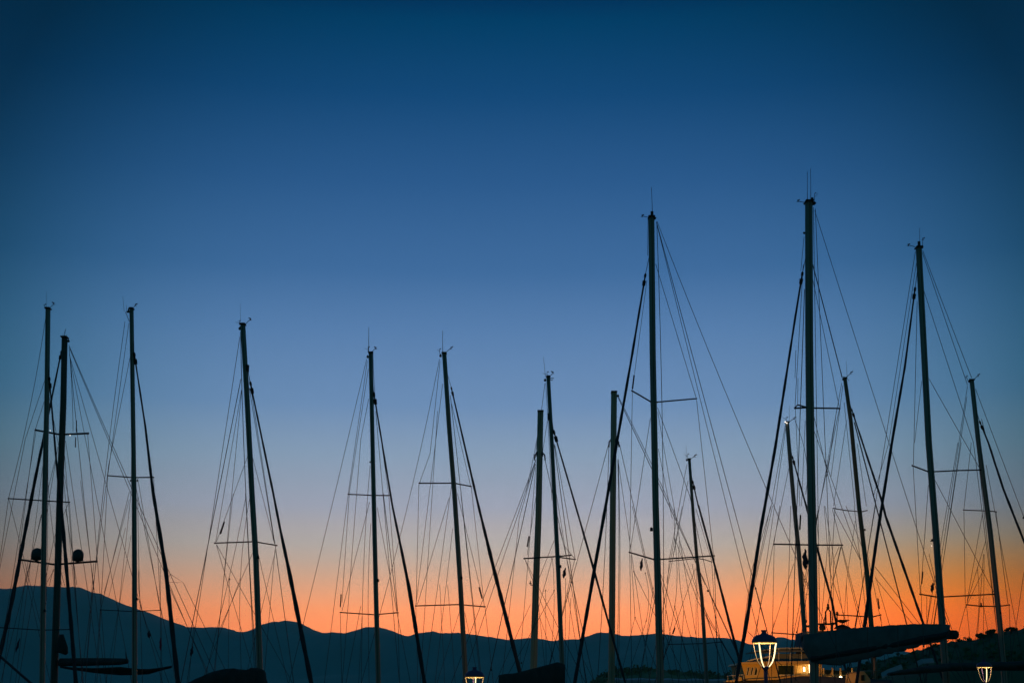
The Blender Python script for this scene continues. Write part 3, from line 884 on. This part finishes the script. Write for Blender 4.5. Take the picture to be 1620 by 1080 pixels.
b8 = boat('sailboat', 'tall central sailboat with wide angled double spreaders, a box masthead and vertical antenna', 48, '''
mast 9.8/10.2/10.6/10.8 i272,250 i280,1080 k298,0 k312,500 k325,1060
blk 13/5 i276,252
ant 1.3 i278,242 i276,150 i272,65
arm 1 i250,245 i232,242 i214,238
genoa 3/4/5/6/6.5 i228,640 i155,1080 j70,560 h690,420 h575,1080
spr 2.4 j165,240 j288,312 j290,314
spr 2.2 j328,315 j588,292
spr 2.4 k138,282 k285,325
spr 2.3 k325,325 k655,303
refl 2.6 j180,135 j168,232
lamp 4.5 k272,138
B .9 i306,270 i420,540 i535,850 i645,1080 j680,0 j860,440 j1045,880 j1130,1080 n310,180 n400,350
S 1.1 i303,275 i360,500 i430,780 i513,1080 j553,0 j665,440 j770,800 j845,1080 k885,420
S .9 i302,275 i355,500 i425,790 i500,1080 j535,0 j630,350 j710,700 j805,1080 k860,520 k925,780
S .9 i298,530 i385,820 i465,1080 j500,0 j588,290
H 1.1 i305,275 i328,1080 j355,0 j372,1080 k348,700 k346,790
H 1.0 i252,250 i250,480
S .8 i245,630 i200,980 j205,0 j182,130
S .9 j168,245 j160,1080 k140,280
S .9 k140,285 k148,780 k152,1000
S .9 j286,420 j240,680 j190,1050 k145,260
S .9 j590,300 j630,680 j672,1080 k650,295
S .9 k655,305 k670,780
D .9 j333,350 j430,610 j545,930 k690,800
S .8 j335,380 j400,680 j455,1080
D .8 j338,620 j380,850 j430,1080
S .8 k155,0 k220,280 k285,560
D .8 k165,400 k230,510 k292,660
S .8 k148,300 k165,400 k172,680 k215,780
H .7 k235,410 k240,700 k215,780
S .7 k172,680 k150,770
S .8 k285,490 k265,650 k245,780
D .9 k328,410 k400,600 k452,790
D .8 k330,450 k365,640 k385,765
D .8 k410,0 k415,190 k365,470
H .8 k413,190 k415,610 k385,765
H .8 k443,210 k470,630 k510,790
D .8 k413,190 k500,420 k555,580 k700,830
S .8 k415,610 k455,785
S .8 k470,635 k460,780
D .7 k460,0 k415,210 k400,330
D .7 k540,380 k480,560 k430,690
D .7 k443,210 k520,470 k590,690 k650,800
flag 4 k215,318 k208,395
blk 1.8 k165,400
blk 1.8 k235,410
blk 1.8 k172,680
blk 1.8 k240,700
blk 1.8 k415,610
''', bow=(-.4, .92), beam=3.5)

b14 = boat('sailboat', 'small slim masted sailboat between the tall central mast and the lit lantern', 68, '''
mast 4.6/5/5.5/5.8 j542,692 j570,1080 k548,300 k580,560 k610,1060
blk 2.6 j526,696
vane .7 j532,690 j530,655 j505,655
arm .8 j550,690 j566,676 j578,668
ant .5 j522,695 j522,600
genoa 2/2.4/3/3.4/4.2 j572,870 j600,990 k560,0 k650,330 k740,680 k840,1060
spr 1.4 k380,337 k470,327 k545,320
spr 1.4 k560,320 k600,327 k640,340
spr 1.4 k375,843 k590,838 k705,828
refl 2.2 k417,740 k403,778
S .8 j526,725 j500,880 j465,1080 k400,260 k380,335
S .8 j534,830 j500,980 j475,1080 k440,130
S .7 k545,20 k600,170 k640,335
S .8 k590,620 k640,730 k690,800
S .8 k578,560 k610,680 k650,800
D .8 k610,680 k690,810
D .7 k380,340 k375,600 k350,790
S .7 k640,340 k665,600 k668,790
S .7 k545,330 k558,600 k560,790
D .7 k400,785 k380,840
H .7 k520,350 k545,480 k545,560
S .8 k625,530 k690,650 k745,790
lamp 2.2 k574,478
''', bow=(.4, .92), length=11, beam=3)

b9 = boat('sailboat', 'tallest sailboat right of centre with thick mast, twin antennas and long covered boom', 48, '''
mast 12/12.4/13/13.4/13.6 l384,272 l386,1080 m392,600 n484,300 n495,1060
blk 11/4 l407,277
ant 1.2 l375,270 l375,180 l375,85
ant 1.2 l396,270 l396,165 l395,65
arm 1.1 l362,272 l338,268 l316,262
vane .8 l418,265 l420,214 l442,214
genoa 3/3.4/4.7/5.6/6.6/6 l338,745 l300,980 m180,720 n165,160 n85,690 n20,1060
blk 3 l355,458
spr 2.8 m300,484 m370,480 m372,480
spr 2.4 m300,480 m316,463 m370,478
spr 2.5 m410,483 m572,485
spr 2.4 n248,232 n470,237 n665,238
B .9 l420,320 l490,520 l570,780 l660,1080 m650,0 m760,320 m870,660 m995,1080 p150,300 p230,500 p295,680
S 1.6 l408,650 l450,830 l520,1080 m510,0 m545,150 m588,298
S 1 l412,300 l425,700 l430,1080 m432,400 m440,1080
S 1 l424,310 l445,760 l456,1080 m470,350 m500,1080 n590,340 n600,560
S .9 l408,740 l445,900 l480,1080 m530,250 m570,475
S .9 m570,490 m520,750 m450,1080
S .9 m555,490 m520,700 m495,900
D .9 m412,520 m470,750 m545,1080 n600,360
D .9 m412,610 m500,850 m600,1080 n775,320
S .8 l355,480 l335,690
S 1.3 l358,800 l347,1080 m325,700 m312,1080
H 1.3 n388,0 n380,240 n366,600 n355,1060
S .9 l350,650 l335,1080 m300,470
S .8 m318,300 m316,470
S .8 m302,490 m325,800 m330,1080
S .8 m362,560 m340,1080
S .8 m305,130 m300,300
S .8 n250,235 n240,740
S .9 n350,0 n340,400 n330,790
S .8 n240,0 n170,340 n125,500
S .8 n228,0 n180,260 n100,560 n60,780
H 1.2 n140,510 n170,620 n205,755
D .8 n370,350 n310,560 n245,740
D .8 n285,0 n262,120 n248,232
D 1 n90,765 n125,800
S .9 n660,245 n600,500
S .8 n520,0 n508,90
H .9 n500,0 n520,200
refl 2.6 n411,52 n406,146
flag 8 n438,262 n440,386
blk 2.6 n137,503
blk 4.5 n442,368
''', bow=(-.4, .92), beam=3.7)
cover(b9, [(1271.5, 1003, 1028, .3), (1277, 1002.3, 1042, .2), (1293, 1001, 1050, -.2), (1327, 995, 1052, -.9), (1364, 991.6, 1043, -1.7), (1400, 989, 1035, -2.5), (1433, 987, 1027.5, -3.2), (1457, 986, 1020.5, -3.7), (1489, 986.5, 1014.5, -4.4), (1502, 988, 1009, -4.7)], 47.8, 'canvas', 'sail_cover', .36, .10, 70, 3, .6)
k = MB(); k.tube([P(1285, 1042, 47.7), P(1400, 1022, 45.3), P(1500, 1003.5, 43.2), P(1512, 1003, 42.9)], [.11, .12, .13, .13], 10); k.build('boom', M['fit'], b9, True)
k = MB(); k.box(P(1506.5, 1003.5, 43.0), (.28, .24, .26), .3, .04); k.build('boom_end', M['fit'], b9)
for i, x in enumerate((1322, 1372, 1420, 1460)):
    f = (x - 1272) / 230; T_ = P(x, 1000 - 14 * f, 47.8 - 5 * f); MB().tube([P(x, interp([(1272, 1003), (1327, 995), (1364, 991.6), (1433, 987), (1502, 987)], x) + .6, 47.4 - 4.9 * f), P(x + 1.5, interp([(1277, 1042), (1293, 1050), (1327, 1052), (1364, 1043), (1433, 1027), (1502, 1010)], x) + 2.5, 47.4 - 4.9 * f)], .012, 4).build('cover_lashing', M['rope'], b9)

b11 = boat('sailboat', 'sailboat with a lit masthead lamp, slim mast just left of the tallest mast', 70, '''
mast 6/6.4/6.6/7 m252,572 m270,800 m295,1080 n400,280 n437,790
glint 2.0 m240,568
glint 1.6 m250,574
vane .7 m246,565 m246,539 m224,540
arm .9 m262,570 m280,556 m294,546
ant .5 m265,565 m265,470
genoa 2.2/3/3.6/3.8/4 m292,810 m368,1080 n510,250 n600,570 n635,745
spr 1.8 n237,772 n330,779 n430,786
S .8 m240,590 m200,850 m155,1080 n110,400 n60,770
S .8 m244,600 m210,860 m175,1080
S .8 m262,850 m235,980 m215,1080
S .8 n240,770 n245,820
D .8 ! n250,700 n240,770
H .8 m300,560 m305,540 m318,760 m365,1010
S .8 n425,400 n440,560 n450,700
H .9 n425,430 n463,510
D .7 n440,540 n465,538
S .8 n412,640 n390,775
blk 2.2 n388,768
blk 4 n442,703
''', bow=(.45, .9), length=13, beam=3.2)

b12 = boat('sailboat', 'sailboat with brownish leaning mast between the two tallest right hand masts, doubled furled headstay', 74, '''
mast 5.8/6.4/7/7.2/7.4 m604,303 m640,560 m690,1080 n815,400 n847,780
blk 5/3 m598,308
ant .6 m618,298 m612,200
arm .9 m612,296 m628,282 m641,268
D .9 ! m612,300 m628,290 m630,315
genoa 2.2/3/3.6/4/4.2 m655,520 m740,780 m830,1050 p60,330 p232,820
F 2.0 m662,570 m730,850 m795,1080 n960,300 n1062,735
spr 1.6 n610,14 n690,27 n762,33
spr 1.6 n785,34 n817,27
spr 1.9 n632,664 n740,669 n825,675
spr 1.9 n852,675 n900,663
refl 2.2 n882,560 n892,628
S .8 m585,330 m545,560 m500,800 m450,1080
S .8 m592,345 m560,600 m520,900
S .8 m600,450 m625,620 m650,920 m665,1080
S .8 m614,560 m580,800 m535,1080
S .8 m680,700 m710,900 m735,1080
S .8 n605,20 n635,130 n662,240
D .9 n615,22 n700,180 n772,320
S .8 n655,250 n630,370 n600,500
S .8 n738,0 n765,230 n800,560
D .8 n688,0 n750,160 n790,260
S .7 n745,90 n720,250 n690,470 n702,700
H .7 n690,470 n675,720
S 1.1 n800,425 n765,600 n740,745
S .9 n868,0 n845,160 n820,290
D .8 n820,300 n870,520 n905,720
S .8 n868,430 n910,580 n955,730
D .9 n865,370 n960,500 n1080,640 p210,810
D .8 n868,440 n960,560 n1080,700
S .8 n555,0 n568,140 n575,250 n545,500 n540,680
S .8 n580,250 n590,400 n640,500 n700,740
D .8 n660,250 n720,490 n780,745
S .8 n645,250 n612,330 n610,560
S .8 n900,668 n905,725
D .7 n560,0 n600,330 n660,600
lamp 2.5 n803,142
blk 2.2 n775,322
''', mastmat='wood', bow=(.45, .9), length=14, beam=3.3)

b10 = boat('sailboat', 'second mast from right edge, tall sailboat with wide arm spreaders and furled sail slanting left', 50, '''
mast 9.4/10/10.2/10.5 o170,103 o220,1080 p285,400 p312,780 p325,960
blk 12/3 o173,102
ant .9 o175,98 o175,0
arm 1 o152,97 o134,92 o116,88
arm .8 o188,96 o190,76 o190,58
genoa 2.5/3.4/4.6/5/6 o147,340 o100,700 o35,1080 p20,430 n800,740
spr 2.3 p180,103 p252,130 p254,131
spr 2.2 p278,130 p380,125 p487,122
spr 2.3 p215,680 p293,693 p295,694
spr 2.2 p318,692 p430,686 p548,680
refl 2.2 p227,577 p222,634
flag 4.5 p272,628 p268,672
S .9 o153,120 o80,640 o5,1080 p0,360
S .8 o158,180 o90,640 o20,1080 p5,240
B .9 o190,115 o260,300 o340,540 o436,755
S .9 o188,125 o280,440 o350,620 o415,790
S .9 o195,315 o300,650 o380,890 o445,1080 p490,300 p510,440 p560,840
S .9 o162,370 o145,1080 p185,100
S .9 p184,110 p200,400 p216,675
S .8 o185,770 o155,1080 p190,0
D .9 o222,760 o300,910 o405,1070 p480,110
D .9 p280,165 p400,370 p545,670
S .9 p252,190 p240,400 p225,560 p220,640
S .8 p385,0 p345,240 p305,470
S .8 p400,0 p370,230 p315,560
S .8 p218,640 p224,800
S .8 p262,690 p248,800
D .8 p293,700 p276,810
D .9 p322,735 p345,800 p365,860
D .8 p255,500 p300,690
H .8 p245,690 p245,800
glint 1.2 p266,463
lamp 3 p269,436
''', bow=(-.4, .92), beam=3.6)
# dark covered boom low at the right edge
cover(b10, [(1408, 1063, 1068, -5.3), (1425, 1059, 1067, -4.8), (1470, 1052, 1064, -2.6), (1500, 1048, 1061, -.2), (1560, 1047, 1060, .9), (1640, 1044, 1060, 1.6)], 49.2, 'dcanvas', 'stowed_sail', .4, .06, 40, 8)

def strip(name, pts, D0, dep, m, parent, thick=.03):
    """a thin cloth or plank seen edge-on from the quay"""
    top = [P(x, y, D0 + dy) for x, y, dy in pts]; vs = []
    for v in top: vs += [v, v + Vector((0, 0, -thick)), v + Vector((0, dep, -thick + .12)), v + Vector((0, dep, .12))]
    fs = [(i * 4 + j, i * 4 + (j + 1) % 4, i * 4 + 4 + (j + 1) % 4, i * 4 + 4 + j) for i in range(len(top) - 1) for j in range(4)] + [(3, 2, 1, 0), tuple(len(top) * 4 - 4 + j for j in range(4))]
    return MB().add(vs, fs).build(name, m, parent)
strip('tarpaulin', [(1396, 1070, 0), (1406, 1064.5, 0), (1416, 1060.5, 0), (1428, 1056, 0)], 44.6, .14, M['awn'], b10, .05)
strip('tarpaulin', [(1453, 1051, 0), (1460, 1047.6, 0), (1468, 1047, 0), (1478, 1046.2, 0)], 45.6, .14, M['awn'], b10, .03)
pole = thing('mooring_pole', 'slim olive mooring pole under the long covered boom', 'mooring pole', (P(1383, 1120, 62).x, 62, 0))
MB().tube([P(1383, 1039, 62), P(1384, 1075, 62), Vector((P(1384, 1100, 62).x, 62, -1.5))], [.045, .05, .06], 8).build('pole', M['wood'], pole, True)
MB().tube([P(1383, 1038.4, 62), P(1383, 1040.4, 62)], [.06, .06], 8).build('pole_cap', M['fit'], pole)
MB().tube([P(1356, 1061, 60), P(1384, 1060.5, 61.9), P(1440, 1061.5, 63)], .02, 5).build('safety_line', M['wood'], pole)

b13 = boat('sailboat', 'rightmost sailboat, mast rising from the dark hill ridge with furled sail leaving the frame', 66, '''
mast 6.8/7.4/8/8.4 o436,768 o470,1080 p530,400 p577,850 p595,1080
blk 5/3 o427,773
vane .7 o418,770 o408,745 o402,748
arm .9 o446,765 o458,752 o468,742
genoa 2.2/3/3.6/3.6/4 o487,1000 o520,1080 p590,210 p685,450 p760,640
spr 1.6 p410,302 p460,304 p512,306
spr 1.6 p525,306 p558,310
spr 2.0 p422,727 p480,733 p555,735
spr 2.0 p578,733 p616,728
blk 6/2 p490,735
S .8 o415,795 o390,930 o365,1080 p310,520
S .8 o412,850 o385,1080 p350,360 p315,560
S .9 o430,800 o440,960 o455,1080 p480,120 p495,330 p560,840
S .9 o455,810 o510,960 o560,1080 p610,150 p682,335
S .8 p445,0 p425,160 p412,300 p418,722
S .8 p495,320 p460,530 p425,720
D .8 p510,440 p460,610 p425,720
D .8 p500,500 p500,620 p478,800
H .7 p472,560 p480,700 p470,840
H .7 p503,500 p500,800
S .9 p556,312 p580,480 p610,725
S .8 p512,100 p560,340 p605,600
D .8 p420,733 p400,800 p383,870
S .7 p424,735 p432,800 p438,872
S .8 p615,730 p620,850
S .8 p682,580 p660,720 p645,830
F 1.0 o485,960 p530,50 p600,240 p684,440
D .8 p420,740 p470,640 p500,570
D .7 p495,700 p520,850
lamp 2.4 p577,762
blk 2.6 p680,338
''', bow=(.45, .9), length=13, beam=3.3)

# ------------------------------------------------------------------ motor yacht lit by an assumed harbour light
YD = 60
yr = thing('motor_yacht', 'orange lit motor yacht with slanted cabin windows behind the large lantern', 'motor yacht', P(1230, 1120, YD).xyz * 1, None)
yr.location.z = 0
def quadslab(name, pts, D0, D1, m, parent, bev=0):
    """a panel outlined in the yacht's side plane and given its real depth D0..D1"""
    a = [P(x, y, D0) for x, y in pts]; b = [v + Vector((0, D1 - D0, 0)) for v in a]; n = len(a)
    return MB().add(a + b, [tuple(range(n)), tuple(n + i for i in range(n))[::-1]] + [(i, i + n, (i + 1) % n + n, (i + 1) % n) for i in range(n)]).build(name, m, parent)
cab = quadslab('cabin', [(1180, 1075), (1173, 1050), (1178, 1049.5), (1272, 1049.5), (1300, 1050), (1300, 1075)], YD, YD + 3, M['cabin'], yr)
quadslab('cabin_roof', [(1171.5, 1050), (1173, 1047), (1200, 1045.8), (1302, 1044.6), (1302, 1049.4)], YD - .22, YD + 3.3, M['cabin'], yr)
for px0, px1, ex in ((1179, 1183.5, 0), (1185, 1189.5, 0), (1191, 1197, 2.5)):
    pts_ = [(px0 + 1.5, 1067.5), (px0 + 4.0, 1055), (px1 + 2.5 - ex, 1055), (px1 + 1.6, 1060), (px1, 1067.5)]
    wn = quadslab('cabin_window', pts_, YD - .03, YD + .02, M['glass'], yr)
    MB().tube([P(x, y, YD - .03) for x, y in pts_ + pts_[:1]], .018, 4).build('window_frame', M['white'], wn)
pts_ = [(1230.5, 1067), (1230.5, 1051.5), (1256, 1051.5), (1256, 1067)]
wn = quadslab('cabin_window', pts_, YD - .03, YD + .02, M['glass'], yr)
MB().tube([P(x, y, YD - .03) for x, y in pts_ + pts_[:1]], .025, 4).build('window_frame', M['white'], wn)
for px0 in (1259,):
    pts_ = [(px0, 1064), (px0, 1052), (1269, 1052), (1269, 1064)]
    quadslab('lit_window', pts_, YD - .03, YD + .02, M['glow'], yr)
for x, y in ((1272.2, 1058), (1281.3, 1057)):
    c = P(x, y, YD - .15); h_ = 3.2 if x < 1275 else 6
    o = MB().tube([c - Vector((0, 0, h_ * .027)), c + Vector((0, 0, h_ * .027))], [.035, .035], 8).build('cabin_light', M['bulb'], yr)
    MB().tube([c + Vector((0, .06, -h_ * .03)), c + Vector((0, .06, h_ * .03))], .02, 6).build('light_holder', M['white'], o)
# raked bow, gunwale and hull
quadslab('gunwale', [(1182, 1075.5), (1184, 1074), (1232, 1071.5), (1262, 1067), (1300, 1066.5), (1300, 1069), (1262, 1069), (1232, 1074)], YD - .5, YD - .38, M['cabin'], yr)
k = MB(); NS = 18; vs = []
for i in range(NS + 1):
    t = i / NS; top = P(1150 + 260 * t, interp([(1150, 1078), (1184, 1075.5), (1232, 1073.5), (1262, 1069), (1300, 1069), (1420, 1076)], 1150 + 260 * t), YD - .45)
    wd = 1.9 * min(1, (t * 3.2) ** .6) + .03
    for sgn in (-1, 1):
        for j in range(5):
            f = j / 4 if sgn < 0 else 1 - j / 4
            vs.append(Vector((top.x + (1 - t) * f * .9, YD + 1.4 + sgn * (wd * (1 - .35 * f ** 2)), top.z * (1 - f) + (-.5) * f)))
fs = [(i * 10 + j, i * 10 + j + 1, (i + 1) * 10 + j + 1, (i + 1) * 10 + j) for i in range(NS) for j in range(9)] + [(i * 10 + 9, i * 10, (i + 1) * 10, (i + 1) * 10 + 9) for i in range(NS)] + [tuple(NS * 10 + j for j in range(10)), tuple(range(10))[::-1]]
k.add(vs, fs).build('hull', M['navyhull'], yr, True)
rl = MB(); rp = [P(1150, 1068.5, YD + .6), P(1157, 1068, YD), P(1176, 1066.5, YD - .3)]
rl.tube(rp, .022, 5)
for x in (1151, 1160, 1169, 1176): rl.tube([P(x, 1068, YD), P(x + .5, 1077, YD)], .016, 5)
rl.build('bow_rail', M['white'], yr)
quadslab('foredeck_locker', [(1149, 1078), (1149, 1075.6), (1161, 1075.2), (1163, 1073), (1166, 1073), (1166, 1078)], YD, YD + .8, M['cabin'], yr)
quadslab('foredeck_hatch', [(1166, 1076), (1167, 1070.5), (1173, 1070), (1175, 1076)], YD + .2, YD + .9, M['cabin'], yr)
# bimini over the upper deck: two sagging cloth bands on a tube frame
bi = quadslab('upper_awning', [(1196, 1028.6), (1231, 1024), (1274, 1023), (1300, 1023), (1300, 1025), (1274, 1025.2), (1231, 1026.2), (1197, 1030.4)], YD + .2, YD + 3, M['awn'], yr)
quadslab('awning_valance', [(1205, 1031.2), (1231, 1028), (1300, 1027.2), (1300, 1030.2), (1231, 1031), (1205, 1033.4)], YD + .1, YD + .16, M['bimini'], yr)
quadslab('windbreak', [(1178, 1046.6), (1200, 1040.5), (1231, 1033.6), (1300, 1033), (1300, 1044.4), (1200, 1045.4)], YD + .3, YD + .36, M['bimini'], yr)
MB().tube([P(1173, 1048, YD), P(1190, 1043, YD), P(1221, 1037, YD)], .03, 5).build('windscreen_edge', M['white'], yr)
for x in (1232, 1250, 1268): MB().tube([P(x, 1024.5, YD + .15), P(x, 1045, YD + .15)], .02, 5).build('awning_pole', M['white'], yr)
# flybridge gear showing over the boom cover
fd = quadslab('flybridge', [(1275, 1045), (1274, 998), (1345, 996), (1352, 1045)], YD + .8, YD + 3, M['bimini'], yr)
k = MB(); k.box(P(1307, 986.5, YD), (26 * pxm(YD), .12, 2.6 * pxm(YD)), 0, .02); k.build('radar_scanner', M['fit'], yr)
k = MB(); c = P(1301, 991.5, YD); k.lathe(c - Vector((0, 0, .13)), [(.05, 0), (.13, .03), (.14, .12), (.11, .22), (.04, .27)], 14); k.tube([c - Vector((0, 0, .4)), c], .05, 6); k.build('radar_pedestal', M['fit'], yr)
k = MB(); k.tube([P(1316, 987, YD), P(1316, 997, YD)], .06, 6); k.tube([P(1319, 987, YD), P(1319, 984, YD)], .09, 8); k.build('radar_post', M['fit'], yr)
k = MB(); k.tube([P(1306.7, 987, YD), P(1306, 967, YD), P(1310, 962.3, YD), P(1313.9, 967, YD), P(1314.4, 987, YD)], .035, 6); k.ball(P(1310, 960.5, YD), .07, 8, 6); k.tube([P(1310, 958, YD), P(1310, 955, YD)], .05, 6); k.build('horn_hoop', M['fit'], yr)
k = MB(); k.tube([P(1324.4, 969, YD), P(1324.4, 996, YD)], .025, 5); k.tube([P(1322.2, 970.5, YD), P(1326.6, 970.5, YD)], .03, 5); k.ball(P(1324.4, 968.5, YD), .05, 8, 5); k.build('navigation_light_mast', M['fit'], yr)
k = MB(); c = P(1332.5, 981.5, YD); k.lathe(c - Vector((0, 0, .03)), [(.06, -.06), (.15, -.02), (.30, .05), (.31, .065), (.10, .03), (.03, .02)], 18); k.tube([c, P(1332.5, 988, YD)], .025, 5)
c = P(1332.5, 990, YD); k.lathe(c - Vector((0, 0, .03)), [(.36, -.07), (.3, .0), (.12, .08), (.04, .1)], 18); k.tube([c, P(1332.5, 997, YD)], .05, 6); k.build('satellite_dish', M['fit'], yr)
k = MB(); k.box(P(1280, 990, YD), (.30, .2, .08), 0, .02); k.tube([P(1283, 990, YD), P(1284.5, 998, YD)], .04, 5); k.tube([P(1275, 991, YD), P(1275, 1000, YD)], .02, 5); k.build('searchlight', M['fit'], yr)
k = MB(); k.tube([P(1277, 1000, YD), P(1279, 1001, YD), P(1283, 1000.5, YD)], .03, 5); k.build('rail', M['white'], yr)
# lit aft deck glimpsed beneath the boom
quadslab('saloon_back', [(1298, 1078), (1298, 1058), (1345, 1061), (1345, 1078)], YD + 1.8, YD + 1.9, M['varn'], yr)
for x in (1303, 1317, 1329.5, 1348):
    MB().tube([P(x, 1056, YD - .1), P(x, 1080, YD - .1)], .035, 6).build('deck_post', M['cabin'], yr)
k = MB()
for x in (1306, 1311, 1322):
    k.box(P(x, 1071, YD + .6), (.22, .3, .28), 0, .03)
k.build('deck_seat', M['cabin'], yr)
quadslab('lit_panel', [(1299.5, 1074), (1299.5, 1069.5), (1316, 1069), (1316, 1074.5)], YD + .3, YD + .36, M['glow'], yr)
k = MB(); k.tube([P(1316, 1075, YD), P(1318, 1067, YD), P(1314, 1064, YD)], .05, 6); k.build('ladder_rail', M['cabin'], yr)
quadslab('table', [(1332, 1068.5), (1332, 1066.8), (1345, 1065.5), (1345, 1067)], YD + .3, YD + 1, M['cabin'], yr)
for x, y in ((1330, 1071), (1348.5, 1069)):
    MB().ball(P(x, y, YD - .2), .065, 8, 6).build('cabin_light', M['bulb'], yr)
wh = thing('small_cruiser', 'small cruiser with arched orange lit cabin under the long boom', 'motor boat', P(1367, 1120, 57), None); wh.location.z = 0
quadslab('cabin', [(1357.5, 1079), (1358.5, 1063.5), (1362, 1061), (1367, 1061), (1369.5, 1064), (1377, 1074), (1377, 1079)], 57, 59.2, M['cabin'], wh)
quadslab('door', [(1362.5, 1076), (1362.5, 1067), (1367.5, 1067), (1367.5, 1076)], 56.96, 57.02, M['glass'], wh)
hw_, hs_ = hull(wh, P(1367, 1120, 57).x, 58.5, (.1, 1), 6.5, 2.6, 1.3)
for o in list(wh.children):
    if o.name.startswith('cabin_window') or (o.name.startswith('cabin') and o.location.length > 1e9): pass
# assumed harbour light, unseen, added to give the yacht its orange cast
pl = thing('dock_light', 'short dock pedestal with sodium lamp below the orange lit yacht', 'dock light', (P(1240, 1120, 54.5).x, 54.5, 0))
pl.location.y = 54.5; px_ = pl.location.x
MB().lathe((px_, 54.5, 0), [(.16, -.5), (.16, .1), (.09, .2), (.07, 3.4), (.14, 3.45), (.15, 3.5)], 14).build('post', M['iron'], pl)  # post of the assumed dock light
MB().lathe((px_, 54.5, 3.5), [(.10, 0), (.13, .12), (.10, .26), (.03, .32)], 14).build('lamp_globe', M['bulb'], pl)
def plight(name, loc, energy, col, r=.1, parent=None):
    d = bpy.data.lights.new(name, 'POINT'); d.energy = energy; d.color = col; d.shadow_soft_size = r
    o = bpy.data.objects.new(name, d); COL.objects.link(o); o.location = loc
    d.specular_factor = 0
    if parent: o.parent = parent; o.matrix_parent_inverse = wm(parent).inverted()
    return o
d = bpy.data.lights.new('sodium_lamp', 'SPOT'); d.energy = 370; d.color = (1, .36, .01); d.shadow_soft_size = .08; d.spot_size = math.radians(125); d.spot_blend = .5  # added spot for the sodium source assumed from the yacht's orange cast
sl = bpy.data.objects.new('sodium_lamp', d); COL.objects.link(sl); sl.parent = pl; sl.location = (0, .22, 3.66); sl.rotation_euler = (math.radians(91), 0, 0)
hk = MB(); hk.box((px_, 54.40, 3.66), (.5, .20, .36), 0, .03); hk.build('floodlight_housing', M['fit'], pl)  # added housing, shields the near side from the assumed lamp
sl.location = (0, .24, 3.66)

# ------------------------------------------------------------------ quay lanterns
def lantern(px, py_top, py_bot, D, label, struts):
    """vase-shaped harbour lantern: finial, cap, four curved struts, base cup and post"""
    c = P(px, py_bot, D); top = P(px, py_top, D); H = (top.z - c.z)
    r = thing('quay_lantern', label, 'street lamp', (c.x, D, 1.2), 'lanterns along the quay')
    u = H / 59.0
    z0 = c.z
    def Z(y): return z0 + (1055 - y) * u
    def lp(prof, name, m, par, n=24):
        return MB().lathe((c.x, D, 0), [(rr * u, Z(y)) for rr, y in prof], n).build(name, m, par, True)
    cap = lp([(20.5, 1016), (20.7, 1014.6), (19.4, 1010.6), (16.6, 1006.8), (12.4, 1004), (7, 1002.9), (4.6, 1001.8), (3.7, 999), (4.8, 996.8), (5.0, 996), (1, 995.8)], 'cap', M['iron'], r)
    ring = MB(); R = 18.4 * u
    ring.tube([Vector((c.x + R * math.cos(a), D + R * math.sin(a), Z(1016.6))) for a in [k * math.pi / 12 for k in range(25)]], .75 * u, 6)
    ring.build('rim', M['leddim'], cap)
    prof = [(18.5, 1016.5), (17, 1024), (15.4, 1033), (13.7, 1040), (11.2, 1046.5), (7.8, 1051.5), (4.6, 1054.8)]
    for deg, thick in struts:
        a = math.radians(deg)
        q = [Vector((c.x + rr * u * math.cos(a), D + rr * u * math.sin(a), Z(y))) for rr, y in prof]
        s_ = MB().tube(q, [1.0 * u] * len(q), 6).build('strut', M['iron'], r)
        # lamp light on the strut, put in as a glowing strip slightly proud
        side = Vector((.0, -1.0, 0))
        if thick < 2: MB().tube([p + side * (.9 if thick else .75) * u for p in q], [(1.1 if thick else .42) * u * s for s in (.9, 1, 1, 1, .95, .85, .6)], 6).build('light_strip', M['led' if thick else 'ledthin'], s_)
    gv = MB(); vs = []; n = 24
    for rr, y in prof:
        for k in range(n):
            a = 2 * math.pi * k / n; vs.append((c.x + (rr - .6) * u * math.cos(a), D + (rr - .6) * u * math.sin(a), Z(y)))
    gv.add(vs, [(i * n + k, i * n + (k + 1) % n, (i + 1) * n + (k + 1) % n, (i + 1) * n + k) for i in range(len(prof) - 1) for k in range(n)]).build('glass', M['lglass'], r, True)
    lp([(3.0, 1062), (3.2, 1059), (5.6, 1056), (6.0, 1053.6), (5.0, 1053)], 'base_cup', M['iron'], r)
    po = MB().lathe((c.x, D, 0), [(.17, 1.2), (.17, 1.32), (.12, 1.4), (.11, 1.9), (.075, 1.98), (3.3 * u, Z(1075)), (3.1 * u, Z(1060))], 16).build('post', M['iron'], r, True)
    plight('lantern_light', (c.x, D, Z(1019)), 7, (1, .74, .38), 0, r)
lantern(1211, 996, 1055, 28, 'large near lantern with glowing frame in front of the orange lit yacht', ((232, 1), (350, 1), (172, 0), (50, 0)))
lantern(750.5, 1054.5, 1101.5, 36, 'lantern with black cap below the leaning mast left of centre', ((279, 1), (182, 0), (356, 0), (100, 2)))
lantern(1559, 1042.5, 1078.5, 40, 'small far lantern against the dark hill at lower right', ((270, 1), (184, 0), (354, 0), (92, 2)))
